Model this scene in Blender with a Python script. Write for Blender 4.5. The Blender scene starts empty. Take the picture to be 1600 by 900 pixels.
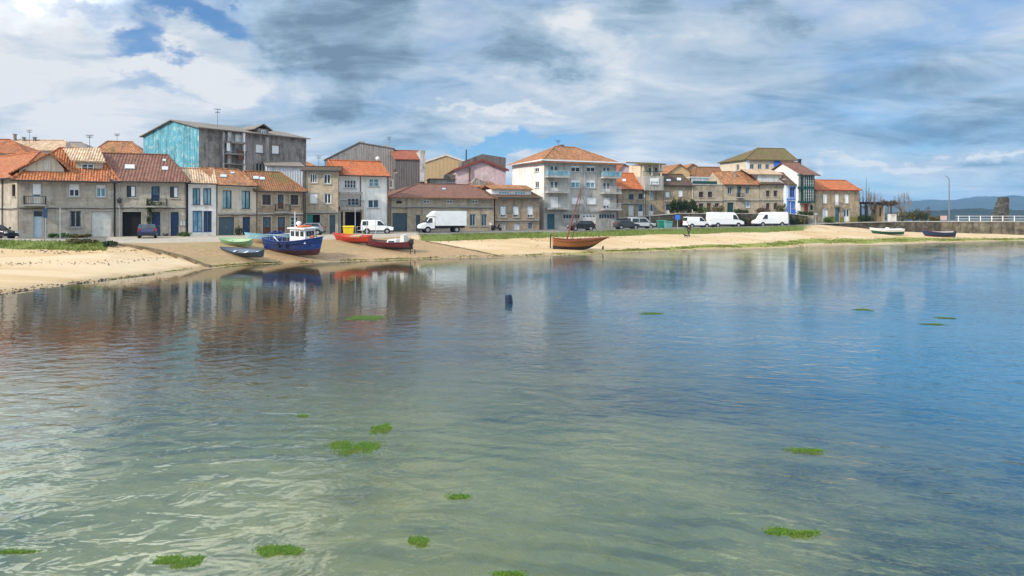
import bpy, math, random
import numpy as np
from mathutils import Vector, Matrix
R = math.radians
rnd = random.Random(11)
sc = bpy.context.scene
COL = sc.collection
F = 1067.0; HZ = 338.0; CX = 800.0; H = 4.3          # focal length, horizon and eye height of the photograph
EYE = Vector((0, 0, H))
def ray(px, py): return Vector(((px - CX) / F, 1.0, -(py - HZ) / F))
def U(px, py, Y): return EYE + ray(px, py) * Y

# ------------------------------------------------------------------ node helpers
class NT:
    def __init__(s, tree):
        s.t = tree; s.N = tree.nodes; s.L = tree.links
    def n(s, typ, props=None, **inp):
        o = s.N.new(typ)
        for k, v in (props or {}).items(): setattr(o, k, v)
        for k, v in inp.items():
            key = int(k[1:]) if k[0] == 'i' and k[1:].isdigit() else k.replace('_', ' ')
            s.put(o.inputs[key], v)
        return o
    def put(s, sock, v):
        if isinstance(v, bpy.types.NodeSocket): s.L.new(v, sock)
        elif isinstance(v, bpy.types.Node): s.L.new(v.outputs[0], sock)
        else:
            if sock.type == 'RGBA' and len(v) == 3: v = (*v, 1)
            sock.default_value = v
    def math(s, op, a, b=0.0, c=0.0, clamp=False):
        o = s.N.new('ShaderNodeMath'); o.operation = op; o.use_clamp = clamp
        s.put(o.inputs[0], a); s.put(o.inputs[1], b); s.put(o.inputs[2], c); return o.outputs[0]
    def vmath(s, op, a, b=(0, 0, 0)):
        o = s.N.new('ShaderNodeVectorMath'); o.operation = op
        s.put(o.inputs[0], a); s.put(o.inputs[1], b)
        return o.outputs[1] if op in ('LENGTH', 'DOT_PRODUCT', 'DISTANCE') else o.outputs[0]
    def mix(s, fac, a, b, mode='MIX'):
        o = s.N.new('ShaderNodeMix'); o.data_type = 'RGBA'; o.blend_type = mode
        s.put(o.inputs[0], fac); s.put(o.inputs[6], a); s.put(o.inputs[7], b); return o.outputs[2]
    def ramp(s, v, a, b, lo=0.0, hi=1.0, smooth=True):
        o = s.N.new('ShaderNodeMapRange'); o.interpolation_type = 'SMOOTHSTEP' if smooth else 'LINEAR'
        s.put(o.inputs[0], v); o.inputs[1].default_value = a; o.inputs[2].default_value = b
        o.inputs[3].default_value = lo; o.inputs[4].default_value = hi; return o.outputs[0]
    def noise(s, vec, scale, detail=4.0, rough=.55, dist=0.0, col=False):
        o = s.N.new('ShaderNodeTexNoise'); s.put(o.inputs['Vector'], vec)
        o.inputs['Scale'].default_value = scale; o.inputs['Detail'].default_value = detail
        o.inputs['Roughness'].default_value = rough; o.inputs['Distortion'].default_value = dist
        return o.outputs['Color' if col else 'Fac']
    def mapping(s, vec, scale=(1, 1, 1), loc=(0, 0, 0), rot=(0, 0, 0)):
        o = s.N.new('ShaderNodeMapping'); s.put(o.inputs[0], vec)
        o.inputs['Location'].default_value = loc; o.inputs['Rotation'].default_value = rot; o.inputs['Scale'].default_value = scale
        return o.outputs[0]
def newmat(name):
    m = bpy.data.materials.new(name); m.use_nodes = True; m.node_tree.nodes.clear()
    return m, NT(m.node_tree)
def finish(m, t, base, rough=.8, metal=0.0, normal=None, spec=.3, extra=None):
    b = t.n('ShaderNodeBsdfPrincipled'); t.put(b.inputs['Base Color'], base)
    t.put(b.inputs['Roughness'], rough); t.put(b.inputs['Metallic'], metal); b.inputs['Specular IOR Level'].default_value = spec
    if normal is not None: t.put(b.inputs['Normal'], normal)
    for k, v in (extra or {}).items(): t.put(b.inputs[k], v)
    o = t.n('ShaderNodeOutputMaterial'); t.L.new(b.outputs[0], o.inputs[0]); return m
def bump(t, h, dist=.02, strength=1.0):
    return t.n('ShaderNodeBump', None, Height=h, Distance=dist, Strength=strength).outputs[0]
def uvn(t): return t.n('ShaderNodeUVMap').outputs[0]
def objrand(t, vec):       # shift a pattern so that no two objects repeat it
    r = t.n('ShaderNodeObjectInfo').outputs['Random']
    return t.vmath('ADD', vec, t.n('ShaderNodeCombineXYZ', None, X=t.math('MULTIPLY', r, 57.), Y=t.math('MULTIPLY', r, 31.), Z=t.math('MULTIPLY', r, 13.)).outputs[0])

def paint(name, c, rough=.5, var=.25, metal=0.0, spec=.3, scale=2.0, dirt=None):
    m, t = newmat(name); v = objrand(t, t.n('ShaderNodeTexCoord').outputs['Object'])
    n = t.noise(v, scale, 5, .6)
    d = dirt or tuple(x * .55 for x in c)
    base = t.mix(t.ramp(n, .42, .78, 0, var * 1.8), c, d)
    return finish(m, t, base, rough, metal, None, spec)
def stone(name, c1, c2, cm, bw=.75, bh=.36, dirt=(.10, .09, .075), amount=.55, rough_b=.02, joint=.016, sat=1):
    m, t = newmat(name); uv = uvn(t)
    uvd = t.vmath('ADD', uv, t.vmath('MULTIPLY', t.noise(uv, 1.5, 2, .5, col=True), (.07, .05, 0)))
    b = t.n('ShaderNodeTexBrick', {'offset': .5, 'squash': .8, 'squash_frequency': 3}, Vector=objrand(t, uvd), Color1=c1, Color2=c2, Mortar=cm, Scale=1.0)
    b.inputs['Mortar Size'].default_value = joint; b.inputs['Brick Width'].default_value = bw; b.inputs['Row Height'].default_value = bh
    b.inputs['Bias'].default_value = -.1; b.inputs['Mortar Smooth'].default_value = .4
    v = objrand(t, uv)
    n1 = t.noise(v, .35, 6, .65); n2 = t.noise(v, 9., 4, .6); n3 = t.noise(t.mapping(v, (1.6, .22, 1)), 1.0, 5, .6)
    n4 = t.noise(v, .9, 4, .6); c = t.mix(t.ramp(n4, .4, .75, 0, .35), b.outputs['Color'], t.mix(.4, c1, (1, .95, .85)))
    c = t.mix(t.ramp(n2, .62, .3, 0, .22), c, tuple(x * .6 for x in c2))
    c = t.mix(t.ramp(n1, .46, .70, 0, amount * .9), c, dirt)
    c = t.mix(t.ramp(n3, .50, .72, 0, amount * 1.2), c, tuple(x * .8 for x in dirt))
    c = t.mix(t.ramp(t.noise(v, 2.6, 4, .6), .5, .75, 0, .35), c, tuple(x * .6 for x in c2))
    h = t.math('ADD', t.math('MULTIPLY', b.outputs['Fac'], -.6), t.math('MULTIPLY', n2, .6))
    return finish(m, t, c, .88, 0, bump(t, h, rough_b), .2)
def plaster(name, c, dirt=(.16, .15, .13), amount=.5, streak=.5, fine=.3, patch=None, patch_amt=.0):
    m, t = newmat(name); uv = uvn(t); v = objrand(t, uv)
    n1 = t.noise(v, .5, 7, .65); n2 = t.noise(v, 7., 5, .65); n3 = t.noise(t.mapping(v, (2.6, .16, 1)), 1.0, 6, .65)
    base = t.mix(t.ramp(n2, .35, .7, 0, fine), c, tuple(x * .78 for x in c))
    if patch: base = t.mix(t.ramp(t.noise(v, 1.1, 8, .7, .4), .51, .60, 0, patch_amt), base, patch)
    base = t.mix(t.ramp(n1, .46, .70, 0, amount), base, dirt)
    base = t.mix(t.ramp(n3, .48, .66, 0, streak), base, dirt)
    return finish(m, t, base, .85, 0, bump(t, n2, .008), .2)
def tiles(name, c1, c2, c3=None, moss=(.10, .11, .03), moss_amt=.3, dark=(.09, .06, .045), dark_amt=.45, cw=.27, ch=.42):
    m, t = newmat(name); uv = objrand(t, uvn(t))
    b = t.n('ShaderNodeTexBrick', {'offset': 0.0, 'squash': 1.0}, Vector=uv, Color1=c1, Color2=c2, Mortar=tuple(x * .4 for x in c2), Scale=1.0)
    b.inputs['Mortar Size'].default_value = .03; b.inputs['Mortar Smooth'].default_value = .8
    b.inputs['Brick Width'].default_value = cw; b.inputs['Row Height'].default_value = ch; b.inputs['Bias'].default_value = .0
    n1 = t.noise(uv, .45, 7, .68); n2 = t.noise(uv, 3.2, 4, .6); n3 = t.noise(t.mapping(uv, (1.4, .3, 1)), 1.3, 5, .65)
    c = t.mix(t.ramp(n2, .45, .7, 0, .7), b.outputs['Color'], c3 or tuple(min(1, x * 1.5) for x in c1))
    c = t.mix(t.ramp(n3, .47, .66, 0, dark_amt), c, dark)
    c = t.mix(t.ramp(n1, .49, .62, 0, moss_amt), c, moss)
    sx = t.n('ShaderNodeSeparateXYZ', None, Vector=uv)
    hx = t.math('ABSOLUTE', t.math('SINE', t.math('MULTIPLY', sx.outputs[0], math.pi / cw)))
    hy = t.math('FRACT', t.math('DIVIDE', sx.outputs[1], ch))
    h = t.math('ADD', hx, t.math('MULTIPLY', hy, -.3))
    return finish(m, t, c, .85, 0, bump(t, h, .075), .2)
def ribbed(name, c1, c2, per=.3, dirt=(.07, .065, .06), amount=.6):
    m, t = newmat(name); uv = objrand(t, uvn(t)); sx = t.n('ShaderNodeSeparateXYZ', None, Vector=uv)
    n1 = t.noise(uv, .5, 6, .65); n3 = t.noise(t.mapping(uv, (3.5, .12, 1)), 1.0, 6, .7); n2 = t.noise(uv, 6, 4, .6)
    w = t.math('SINE', t.math('MULTIPLY', sx.outputs[0], 2 * math.pi / per))
    c = t.mix(t.ramp(n2, .35, .7), c1, c2)
    c = t.mix(t.ramp(n1, .5, .75, 0, amount * .7), c, dirt); c = t.mix(t.ramp(n3, .48, .72, 0, amount), c, dirt)
    return finish(m, t, c, .8, 0, bump(t, w, .03), .25)
def glass(name, c=(.02, .026, .03), curtain=None, rough=.06):
    m, t = newmat(name); v = objrand(t, t.n('ShaderNodeTexCoord').outputs['Object'])
    n = t.noise(t.mapping(v, (1.2, 1.2, .4)), 1.5, 3)
    base = t.mix(t.ramp(n, .35, .7), c, curtain or tuple(x * 2.2 for x in c))
    return finish(m, t, base, rough, 0, bump(t, t.noise(v, 1.2, 2), .01), .6)
def leafmat(name, c1, c2, c3):
    m, t = newmat(name); g = t.n('ShaderNodeNewGeometry'); r = g.outputs['Random Per Island']
    p = t.n('ShaderNodeTexCoord').outputs['Object']; n = t.noise(p, 1.6, 4, .6)
    c = t.mix(r, c1, c2); c = t.mix(t.ramp(n, .45, .7, 0, .7), c, c3)
    b = t.n('ShaderNodeBsdfPrincipled', None, Base_Color=c, Roughness=.65); b.inputs['Specular IOR Level'].default_value = .25
    tr = t.n('ShaderNodeBsdfTranslucent', None, Color=c); ms = t.n('ShaderNodeMixShader', None, Fac=.25)
    t.L.new(b.outputs[0], ms.inputs[1]); t.L.new(tr.outputs[0], ms.inputs[2])
    o = t.n('ShaderNodeOutputMaterial'); t.L.new(ms.outputs[0], o.inputs[0]); return m

M = {}
M['stone_left'] = stone('stone_left', (.50, .43, .345), (.38, .325, .255), (.52, .46, .38), .9, .42, amount=.35)
M['stone_pale'] = stone('stone_pale', (.48, .42, .335), (.37, .32, .25), (.50, .445, .37), .8, .38, amount=.35)
M['stone_tan'] = stone('stone_tan', (.50, .40, .275), (.36, .285, .195), (.50, .41, .30), .6, .30, amount=.45)
M['stone_brown'] = stone('stone_brown', (.43, .31, .20), (.28, .20, .125), (.42, .32, .22), .55, .28, amount=.55)
M['stone_rough'] = stone('stone_rough', (.48, .36, .225), (.29, .215, .135), (.44, .34, .225), .46, .26, amount=.5, rough_b=.035)
M['stone_grey'] = stone('stone_grey', (.36, .345, .31), (.26, .25, .225), (.40, .38, .34), .7, .36, amount=.45)
M['stone_dark'] = stone('stone_dark', (.085, .07, .052), (.045, .04, .03), (.055, .047, .037), .6, .3, dirt=(.035, .04, .02), amount=.7, rough_b=.04)
M['stone_quay'] = stone('stone_quay', (.19, .155, .10), (.12, .10, .07), (.10, .085, .06), 1.6, .55, dirt=(.03, .03, .022), amount=.85, rough_b=.04)
M['stone_trim'] = paint('stone_trim', (.40, .37, .32), .85, .3, scale=3)
M['apartment_stone'] = stone('apartment_stone', (.49, .455, .41), (.40, .37, .335), (.52, .485, .44), 1.2, .6, dirt=(.13, .12, .11), amount=.5, joint=.008, rough_b=.008)
M['white_wall'] = plaster('white_wall', (.80, .77, .72), (.30, .27, .22), .3, .35)
M['grey_white_wall'] = plaster('grey_white_wall', (.66, .64, .61), (.22, .21, .2), .4, .45)
M['beige_wall'] = plaster('beige_wall', (.60, .53, .42), (.25, .21, .16), .35, .4)
M['tan_wall'] = plaster('tan_wall', (.60, .42, .22), (.26, .17, .09), .35, .4)
M['cream_wall'] = plaster('cream_wall', (.68, .58, .43), (.28, .22, .16), .3, .35)
M['pink_wall'] = plaster('pink_wall', (.64, .48, .49), (.24, .17, .18), .35, .3, .6, (.72, .60, .60), .7)
M['blue_wall'] = plaster('blue_wall', (.12, .36, .45), (.045, .105, .125), .55, .85, .5, (.36, .52, .53), .85)
M['concrete'] = plaster('concrete', (.30, .265, .235), (.055, .05, .045), .65, .75, .5, (.40, .37, .33), .5)
M['concrete_white'] = plaster('concrete_white', (.62, .59, .55), (.09, .08, .075), .6, .8, .5, (.34, .31, .28), .7)
M['concrete_pale'] = plaster('concrete_pale', (.42, .39, .35), (.14, .13, .11), .5, .6)
M['pale_blue_wall'] = ribbed('pale_blue_wall', (.60, .65, .69), (.50, .55, .60), .34, (.22, .24, .25), .5)
M['ribbed_grey'] = ribbed('ribbed_grey', (.34, .305, .285), (.25, .225, .21), .3, amount=.7)
M['ribbed_dark'] = ribbed('ribbed_dark', (.19, .165, .155), (.13, .115, .11), .3, amount=.7)
M['tan_ribbed'] = ribbed('tan_ribbed', (.60, .44, .24), (.50, .36, .19), .3, (.3, .2, .11), .35)
M['tile_orange'] = tiles('tile_orange', (.52, .17, .065), (.37, .10, .04), (.60, .31, .16), moss_amt=.3, dark_amt=.5)
M['tile_bright'] = tiles('tile_bright', (.58, .17, .06), (.45, .11, .04), (.62, .28, .12), moss_amt=.12, dark_amt=.35)
M['tile_weathered'] = tiles('tile_weathered', (.50, .20, .085), (.31, .11, .05), (.58, .38, .20), moss_amt=.4, dark_amt=.5)
M['tile_brown'] = tiles('tile_brown', (.25, .115, .08), (.17, .075, .055), (.30, .16, .11), moss_amt=.12, dark_amt=.4, cw=.34, ch=.4)
M['tile_mossy'] = tiles('tile_mossy', (.33, .135, .06), (.21, .08, .04), (.38, .22, .10), moss=(.13, .12, .03), moss_amt=.7, dark_amt=.5)
M['tile_green'] = tiles('tile_green', (.22, .14, .06), (.14, .09, .045), (.28, .22, .09), moss=(.115, .13, .025), moss_amt=.9, dark_amt=.5)
M['tile_pale'] = tiles('tile_pale', (.66, .46, .29), (.52, .30, .17), (.78, .66, .50), moss_amt=.2, dark_amt=.4)
M['tile_red'] = tiles('tile_red', (.42, .115, .06), (.28, .07, .04), (.5, .2, .12), moss_amt=.25, dark_amt=.45)
M['tile_dark'] = tiles('tile_dark', (.135, .075, .05), (.085, .05, .04), (.2, .12, .08), moss_amt=.5, dark_amt=.5)
M['fibre_roof'] = ribbed('fibre_roof', (.26, .22, .18), (.17, .145, .125), .35, (.08, .075, .05), .6)
M['white'] = paint('white_paint', (.80, .80, .79), .45, .15)
M['blind'] = paint('blind_white', (.82, .82, .81), .6, .12)
M['offwhite'] = paint('offwhite_paint', (.68, .66, .61), .6, .3)
M['grey_metal'] = paint('grey_metal', (.42, .44, .45), .45, .3, .3)
M['galvanised'] = paint('galvanised', (.55, .57, .58), .4, .2, .5)
M['dark_metal'] = paint('dark_metal', (.035, .037, .04), .5, .3)
M['pale_blue'] = paint('pale_blue', (.56, .66, .72), .5, .2)
M['sky_blue'] = paint('sky_blue', (.20, .48, .62), .5, .35)
M['navy'] = paint('navy', (.022, .05, .115), .4, .3)
M['blue_frame'] = paint('blue_frame', (.03, .12, .36), .45, .25)
M['blue_bright'] = paint('blue_bright', (.03, .16, .62), .45, .25)
M['blue_pale_wall'] = plaster('blue_pale_wall', (.62, .71, .82), (.3, .34, .4), .3, .3)
M['teal'] = paint('teal_paint', (.045, .13, .16), .5, .3)
M['teal_bright'] = paint('teal_bright', (.04, .27, .23), .5, .3)
M['slate_door'] = paint('slate_door', (.07, .11, .135), .5, .35)
M['dark_green'] = paint('dark_green', (.018, .065, .06), .4, .3)
M['brown_wood'] = paint('brown_wood', (.13, .05, .03), .55, .4)
M['dark_wood'] = paint('dark_wood', (.05, .035, .028), .6, .4)
M['red_paint'] = paint('red_paint', (.40, .03, .025), .45, .3)
M['verge_red'] = paint('verge_red', (.24, .06, .05), .7, .4)
M['olive_paint'] = paint('olive_paint', (.20, .17, .045), .75, .35)
M['glass'] = glass('window_glass')
M['glass_blue'] = glass('window_glass_blue', (.03, .06, .085), (.08, .14, .18))
M['glass_teal'] = glass('curtained_glass_teal', (.10, .25, .31), (.30, .45, .50), .12)
M['glass_pale'] = glass('curtained_glass_pale', (.30, .34, .36), (.55, .56, .55), .15)
M['sky_painted_glass'] = glass('skylight_painted_sheen', (.50, .53, .55), (.62, .64, .65), .15)  # pale colour stands in for the sky reflected in the panes
M['painted_shade'] = paint('painted_dark_interior', (.012, .011, .011), .9, .2)
M['rubber'] = paint('rubber', (.018, .018, .019), .8, .2)
M['rim'] = paint('wheel_rim', (.45, .46, .47), .35, .2, .6)
M['lamp_white'] = paint('lamp_lens', (.75, .77, .78), .1, .05)
M['lamp_red'] = paint('tail_lens', (.45, .02, .02), .15, .1)
M['bark'] = paint('bark', (.13, .10, .075), .9, .5, scale=6)
M['bark_twig'] = paint('bark_twig', (.21, .18, .155), .9, .4, scale=6)
M['stone_edge'] = stone('stone_edge', (.22, .15, .085), (.13, .09, .05), (.12, .085, .05), 1.1, .4, dirt=(.05, .05, .02), amount=.7, rough_b=.04)
M['bark_pale'] = paint('bark_pale', (.30, .265, .22), .9, .4, scale=6)
M['terracotta'] = paint('terracotta', (.36, .13, .065), .8, .3)
M['leaf_dark'] = leafmat('leaf_dark', (.022, .045, .018), (.05, .085, .03), (.035, .055, .02))
M['leaf_mid'] = leafmat('leaf_mid', (.05, .10, .025), (.10, .17, .04), (.07, .11, .03))
M['leaf_light'] = leafmat('leaf_light', (.14, .22, .04), (.25, .32, .06), (.10, .17, .03))
M['leaf_olive'] = leafmat('leaf_olive', (.09, .09, .03), (.16, .14, .05), (.11, .07, .035))
M['leaf_brown'] = leafmat('leaf_brown', (.10, .07, .045), (.17, .12, .08), (.09, .075, .04))
M['grass_leaf'] = leafmat('grass_leaf', (.09, .14, .02), (.20, .25, .04), (.20, .17, .06))
M['algae_leaf'] = leafmat('algae_leaf', (.035, .11, .012), (.14, .235, .02), (.13, .15, .03))
M['shore_algae'] = leafmat('shore_algae', (.15, .20, .035), (.27, .28, .06), (.22, .19, .07))

# ------------------------------------------------------------------ mesh helpers
Z = Vector((0, 0, 1))
class Fr:      # a wall plane: point(s along, d inwards, z up)
    def __init__(s, P0, ex, n): s.P0 = Vector(P0); s.ex = Vector(ex).normalized(); s.n = Vector(n).normalized()
    def pt(s, a, d, z): return s.P0 + s.ex * a - s.n * d + Z * z
class MB:
    def __init__(s): s.v = []; s.f = []
    def add(s, vs, fs):
        b = len(s.v); s.v += [tuple(v) for v in vs]; s.f += [tuple(b + i for i in f) for f in fs]; return s
    def quad(s, a, b, c, d): return s.add([a, b, c, d], [(0, 1, 2, 3)])
    def hexa(s, p):            # p: 4 bottom + 4 top corners, counter-clockwise from above
        return s.add(p, [(3, 2, 1, 0), (4, 5, 6, 7), (0, 1, 5, 4), (1, 2, 6, 5), (2, 3, 7, 6), (3, 0, 4, 7)])
    def box(s, lo, hi):
        (a, b, c), (d, e, f) = lo, hi
        return s.hexa([(a, b, c), (d, b, c), (d, e, c), (a, e, c), (a, b, f), (d, b, f), (d, e, f), (a, e, f)])
    def fbox(s, fr, s0, s1, d0, d1, z0, z1):
        q = fr.pt
        return s.hexa([q(s0, d0, z0), q(s1, d0, z0), q(s1, d1, z0), q(s0, d1, z0), q(s0, d0, z1), q(s1, d0, z1), q(s1, d1, z1), q(s0, d1, z1)])
    def tube(s, pts, rad, n=6, cap=True):
        pts = [Vector(p) for p in pts]; k = len(pts)
        if not isinstance(rad, (list, tuple)): rad = [rad] * k
        rings = []
        for i, p in enumerate(pts):
            t = (pts[min(i + 1, k - 1)] - pts[max(i - 1, 0)]).normalized()
            a = t.cross(Z).normalized() if abs(t.z) < .95 else t.cross(Vector((1, 0, 0))).normalized()
            b = t.cross(a)
            rings.append([p + (a * math.cos(2 * math.pi * j / n) + b * math.sin(2 * math.pi * j / n)) * rad[i] for j in range(n)])
        vs = [v for r in rings for v in r]; fs = []
        for i in range(k - 1):
            for j in range(n): fs.append((i * n + j, i * n + (j + 1) % n, (i + 1) * n + (j + 1) % n, (i + 1) * n + j))
        if cap: fs += [tuple(range(n - 1, -1, -1)), tuple(range((k - 1) * n, k * n))]
        return s.add(vs, fs)
    def slab(s, vs, fs, th):   # sheet thickened straight down
        n = len(vs); cnt = {}
        for f in fs:
            for i in range(len(f)): cnt[(f[i], f[(i + 1) % len(f)])] = 1
        F2 = [tuple(f) for f in fs] + [tuple(i + n for i in reversed(f)) for f in fs]
        for (a, b) in cnt:
            if (b, a) not in cnt: F2.append((b, a, a + n, b + n))
        return s.add([Vector(v) for v in vs] + [Vector(v) - Z * th for v in vs], F2)
    def prism(s, poly, off):   # polygon pushed along a vector
        n = len(poly); off = Vector(off); a = [Vector(p) for p in poly]
        return s.add(a + [p + off for p in a], [tuple(range(n - 1, -1, -1)), tuple(range(n, 2 * n))] + [(i, (i + 1) % n, n + (i + 1) % n, n + i) for i in range(n)])
    def ball(s, c, r, seg=10, ring=6, sz=1.0):
        c = Vector(c); vs = [c + Vector((0, 0, r * sz))]; fs = []
        for i in range(1, ring):
            th = math.pi * i / ring
            for j in range(seg):
                ph = 2 * math.pi * j / seg; vs.append(c + Vector((r * math.sin(th) * math.cos(ph), r * math.sin(th) * math.sin(ph), r * sz * math.cos(th))))
        vs.append(c - Vector((0, 0, r * sz)))
        for j in range(seg): fs.append((0, 1 + j, 1 + (j + 1) % seg))
        for i in range(ring - 2):
            for j in range(seg):
                a = 1 + i * seg; fs.append((a + j, a + seg + j, a + seg + (j + 1) % seg, a + (j + 1) % seg))
        a = 1 + (ring - 2) * seg
        for j in range(seg): fs.append((a + j, len(vs) - 1, a + (j + 1) % seg))
        return s.add(vs, fs)
    def build(s, name, mat, parent=None, smooth=False, uv=True):
        me = bpy.data.meshes.new(name); me.from_pydata(s.v, [], s.f); me.update()
        if uv and len(s.f) < 30000:
            co = [Vector(v) for v in s.v]; l = me.uv_layers.new(name='UVMap'); data = []
            for p in me.polygons:
                n = p.normal
                h = Z.cross(n); h = h.normalized() if h.length > 1e-3 else Vector((1, 0, 0))
                w = n.cross(h)
                for vi in p.vertices: data += [co[vi].dot(h), co[vi].dot(w)]
            l.data.foreach_set('uv', data)
        me.materials.append(M[mat] if isinstance(mat, str) else mat)
        if smooth: me.polygons.foreach_set('use_smooth', [True] * len(me.polygons))
        o = bpy.data.objects.new(name, me); COL.objects.link(o)
        if parent is not None: o.parent = parent
        return o
def tag(o, label=None, cat=None, group=None, kind=None):
    if label: o['label'] = label
    if cat: o['category'] = cat
    if group: o['group'] = group
    if kind: o['kind'] = kind
    return o
def thing(name, label, cat, loc=(0, 0, 0), rz=0.0, group=None, tilt=(0, 0)):
    o = bpy.data.objects.new(name, None); o.empty_display_size = .5; COL.objects.link(o)
    o.location = loc; o.rotation_euler = (tilt[0], tilt[1], rz); o.rotation_mode = 'XYZ'
    return tag(o, label, cat, group)
def dup(root, loc, rz, label, group=None):
    def cp(o, parent):
        c = o.copy(); COL.objects.link(c); c.parent = parent
        for ch in list(o.children): cp(ch, c)
        return c
    r = cp(root, None); r.location = loc; r.rotation_euler = (0, 0, rz); r['label'] = label
    if group: r['group'] = group
    return r

# ------------------------------------------------------------------ the lie of the land
K = [-700, -300, 0, 100, 170, 235, 320, 400, 500, 600, 660, 700, 800, 900, 1000, 1100, 1200, 1280, 1400, 1600, 1900, 2400]
T = dict(
    Ys=[18, 26, 37, 42, 46, 50, 57.0, 61.5, 64, 66.5, 68.5, 70, 72, 76.5, 82, 86.6, 90, 97, 104, 121, 150, 190],
    Yg=[58, 60, 62, 59, 57.5, 61.6, 64.6, 68.2, 73.2, 79.0, 82.0, 82.7, 86.5, 90, 98, 103, 110, 121, 135.3, 132.3, 151, 191],
    zg=[1.5, 1.5, 1.5, 1.5, 1.55, 1.82, 1.80, 1.75, 1.70, 1.6, 1.5, 1.5, 1.6, 1.65, 1.7, 1.8, 1.85, 2.0, 1.5, .75, .05, .02],
    Ye=[62, 64, 65.5, 62.5, 60.3, 62, 65, 68.6, 73.6, 79.4, 84.5, 85.7, 90, 93, 101.5, 106.7, 114, 124, 136.4, 133.4, 152, 192],
    ze=[2.0, 2.0, 2.0, 2.0, 1.95, 1.85, 1.83, 1.8, 1.75, 1.8, 2.0, 2.05, 2.1, 2.15, 2.3, 2.4, 2.5, 2.75, 1.5, .75, .05, .02],
    Yr=[70, 70, 71, 70, 70, 72, 74, 76, 80, 84, 87, 88, 92, 96, 104, 110, 117, 127, 138, 136, 155, 195],
    zr=[2.0, 2.0, 2.0, 2.0, 2.0, 2.0, 2.0, 2.0, 2.0, 2.0, 2.03, 2.05, 2.1, 2.15, 2.3, 2.42, 2.5, 2.8, 1.5, .75, -1, -2])
E_T0, E_B0 = np.array((-35.0, 59.3)), np.array((-25.4, 57.2))       # near edge of the slipway
E_T1, E_B1 = np.array((-12.3, 82.0)), np.array((-1.0, 72.0))        # its far edge
def side(a, b, X, Y): return (b[0] - a[0]) * (Y - a[1]) - (b[1] - a[1]) * (X - a[0])
def land(X, Y, full=False):
    X = np.asarray(X, float); Y = np.asarray(Y, float)
    Yc = np.maximum(Y, 4.0); px = np.clip(CX + F * X / Yc, -700, 2400)
    g = {k: np.interp(px, K, v) for k, v in T.items()}
    f = np.clip((Y - g['Ys']) / (g['Yg'] - g['Ys']), 0, 1)
    slip = (side(E_T0, E_B0, X, Y) > 0) & (side(E_T1, E_B1, X, Y) < 0) & (px > 150) & (px < 800)
    prof = np.where(slip, f, f ** 1.25)
    z = g['zg'] * prof
    z = np.where(slip, z + .10 * np.clip(f * 4, 0, 1), z)
    d = np.maximum(g['Ys'] - Y, 0)
    bed = -(.055 * d) * np.exp(-d / 40) - .012 * d
    bed = np.maximum(bed, -1.2) * np.interp(px, [0, 700, 1200, 1600], [.62, .75, 1.3, 1.9])
    z = np.where(Y < g['Ys'], bed, z)
    h = np.clip((Y - g['Yg']) / (g['Ye'] - g['Yg']), 0, 1); z = np.where(Y > g['Yg'], g['zg'] + (g['ze'] - g['zg']) * h ** .6, z)
    h = np.clip((Y - g['Ye']) / (g['Yr'] - g['Ye']), 0, 1); z = np.where(Y > g['Ye'], g['ze'] + (g['zr'] - g['ze']) * h, z)
    terr = np.interp(px, [955, 966, 1060, 1235, 1262, 1290, 1340, 1400], [2.3, 3.75, 4.6, 4.6, 4.2, 2.85, 3.05, 3.15])
    ty = np.interp(px, [955, 1000, 1060, 1262, 1345, 1400, 1470], [119.5, 121.5, 123, 127.2, 131, 133.2, 132.9])
    k = np.clip((Y - ty) / .5, 0, 1)
    z = np.where((px > 955) & (px < 1470) & (Y > ty), z + (terr - z) * k, z)
    back = np.clip((Y - g['Yr'] - 40) / 60, 0, 1) * 3.0
    z = np.where((px < 1300) & (Y > g['Yr'] + 40), z + back, z)
    sea = np.clip((Y - 300) / 80, 0, 1)
    z = np.where((Y > 300), z * (1 - sea) - 3 * sea, z)
    z = np.where((px >= 1462) & (Y > g['Yr']), np.maximum(z - (Y - g['Yr']) * .25, -3), z)
    z = np.where((px >= 1345) & (px < 1462) & (Y > 170), np.maximum(z - (Y - 170) * .25, -3), z)
    if full: return z, px, g, f, slip
    return z
def gz(x, y): return float(land(x, y))
def hit(px, py):       # where the line of sight through a photo pixel meets the land
    d = ray(px, py); Y = 10.0; prev = 10.0
    while Y < 400:
        p = EYE + d * Y
        if gz(p.x, p.y) >= p.z:
            lo, hi = prev, Y
            for _ in range(25):
                m = (lo + hi) / 2; p = EYE + d * m
                if gz(p.x, p.y) >= p.z: hi = m
                else: lo = m
            p = EYE + d * hi; return Vector((p.x, p.y, gz(p.x, p.y)))
        prev = Y; Y += .5
    return EYE + d * 130
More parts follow.
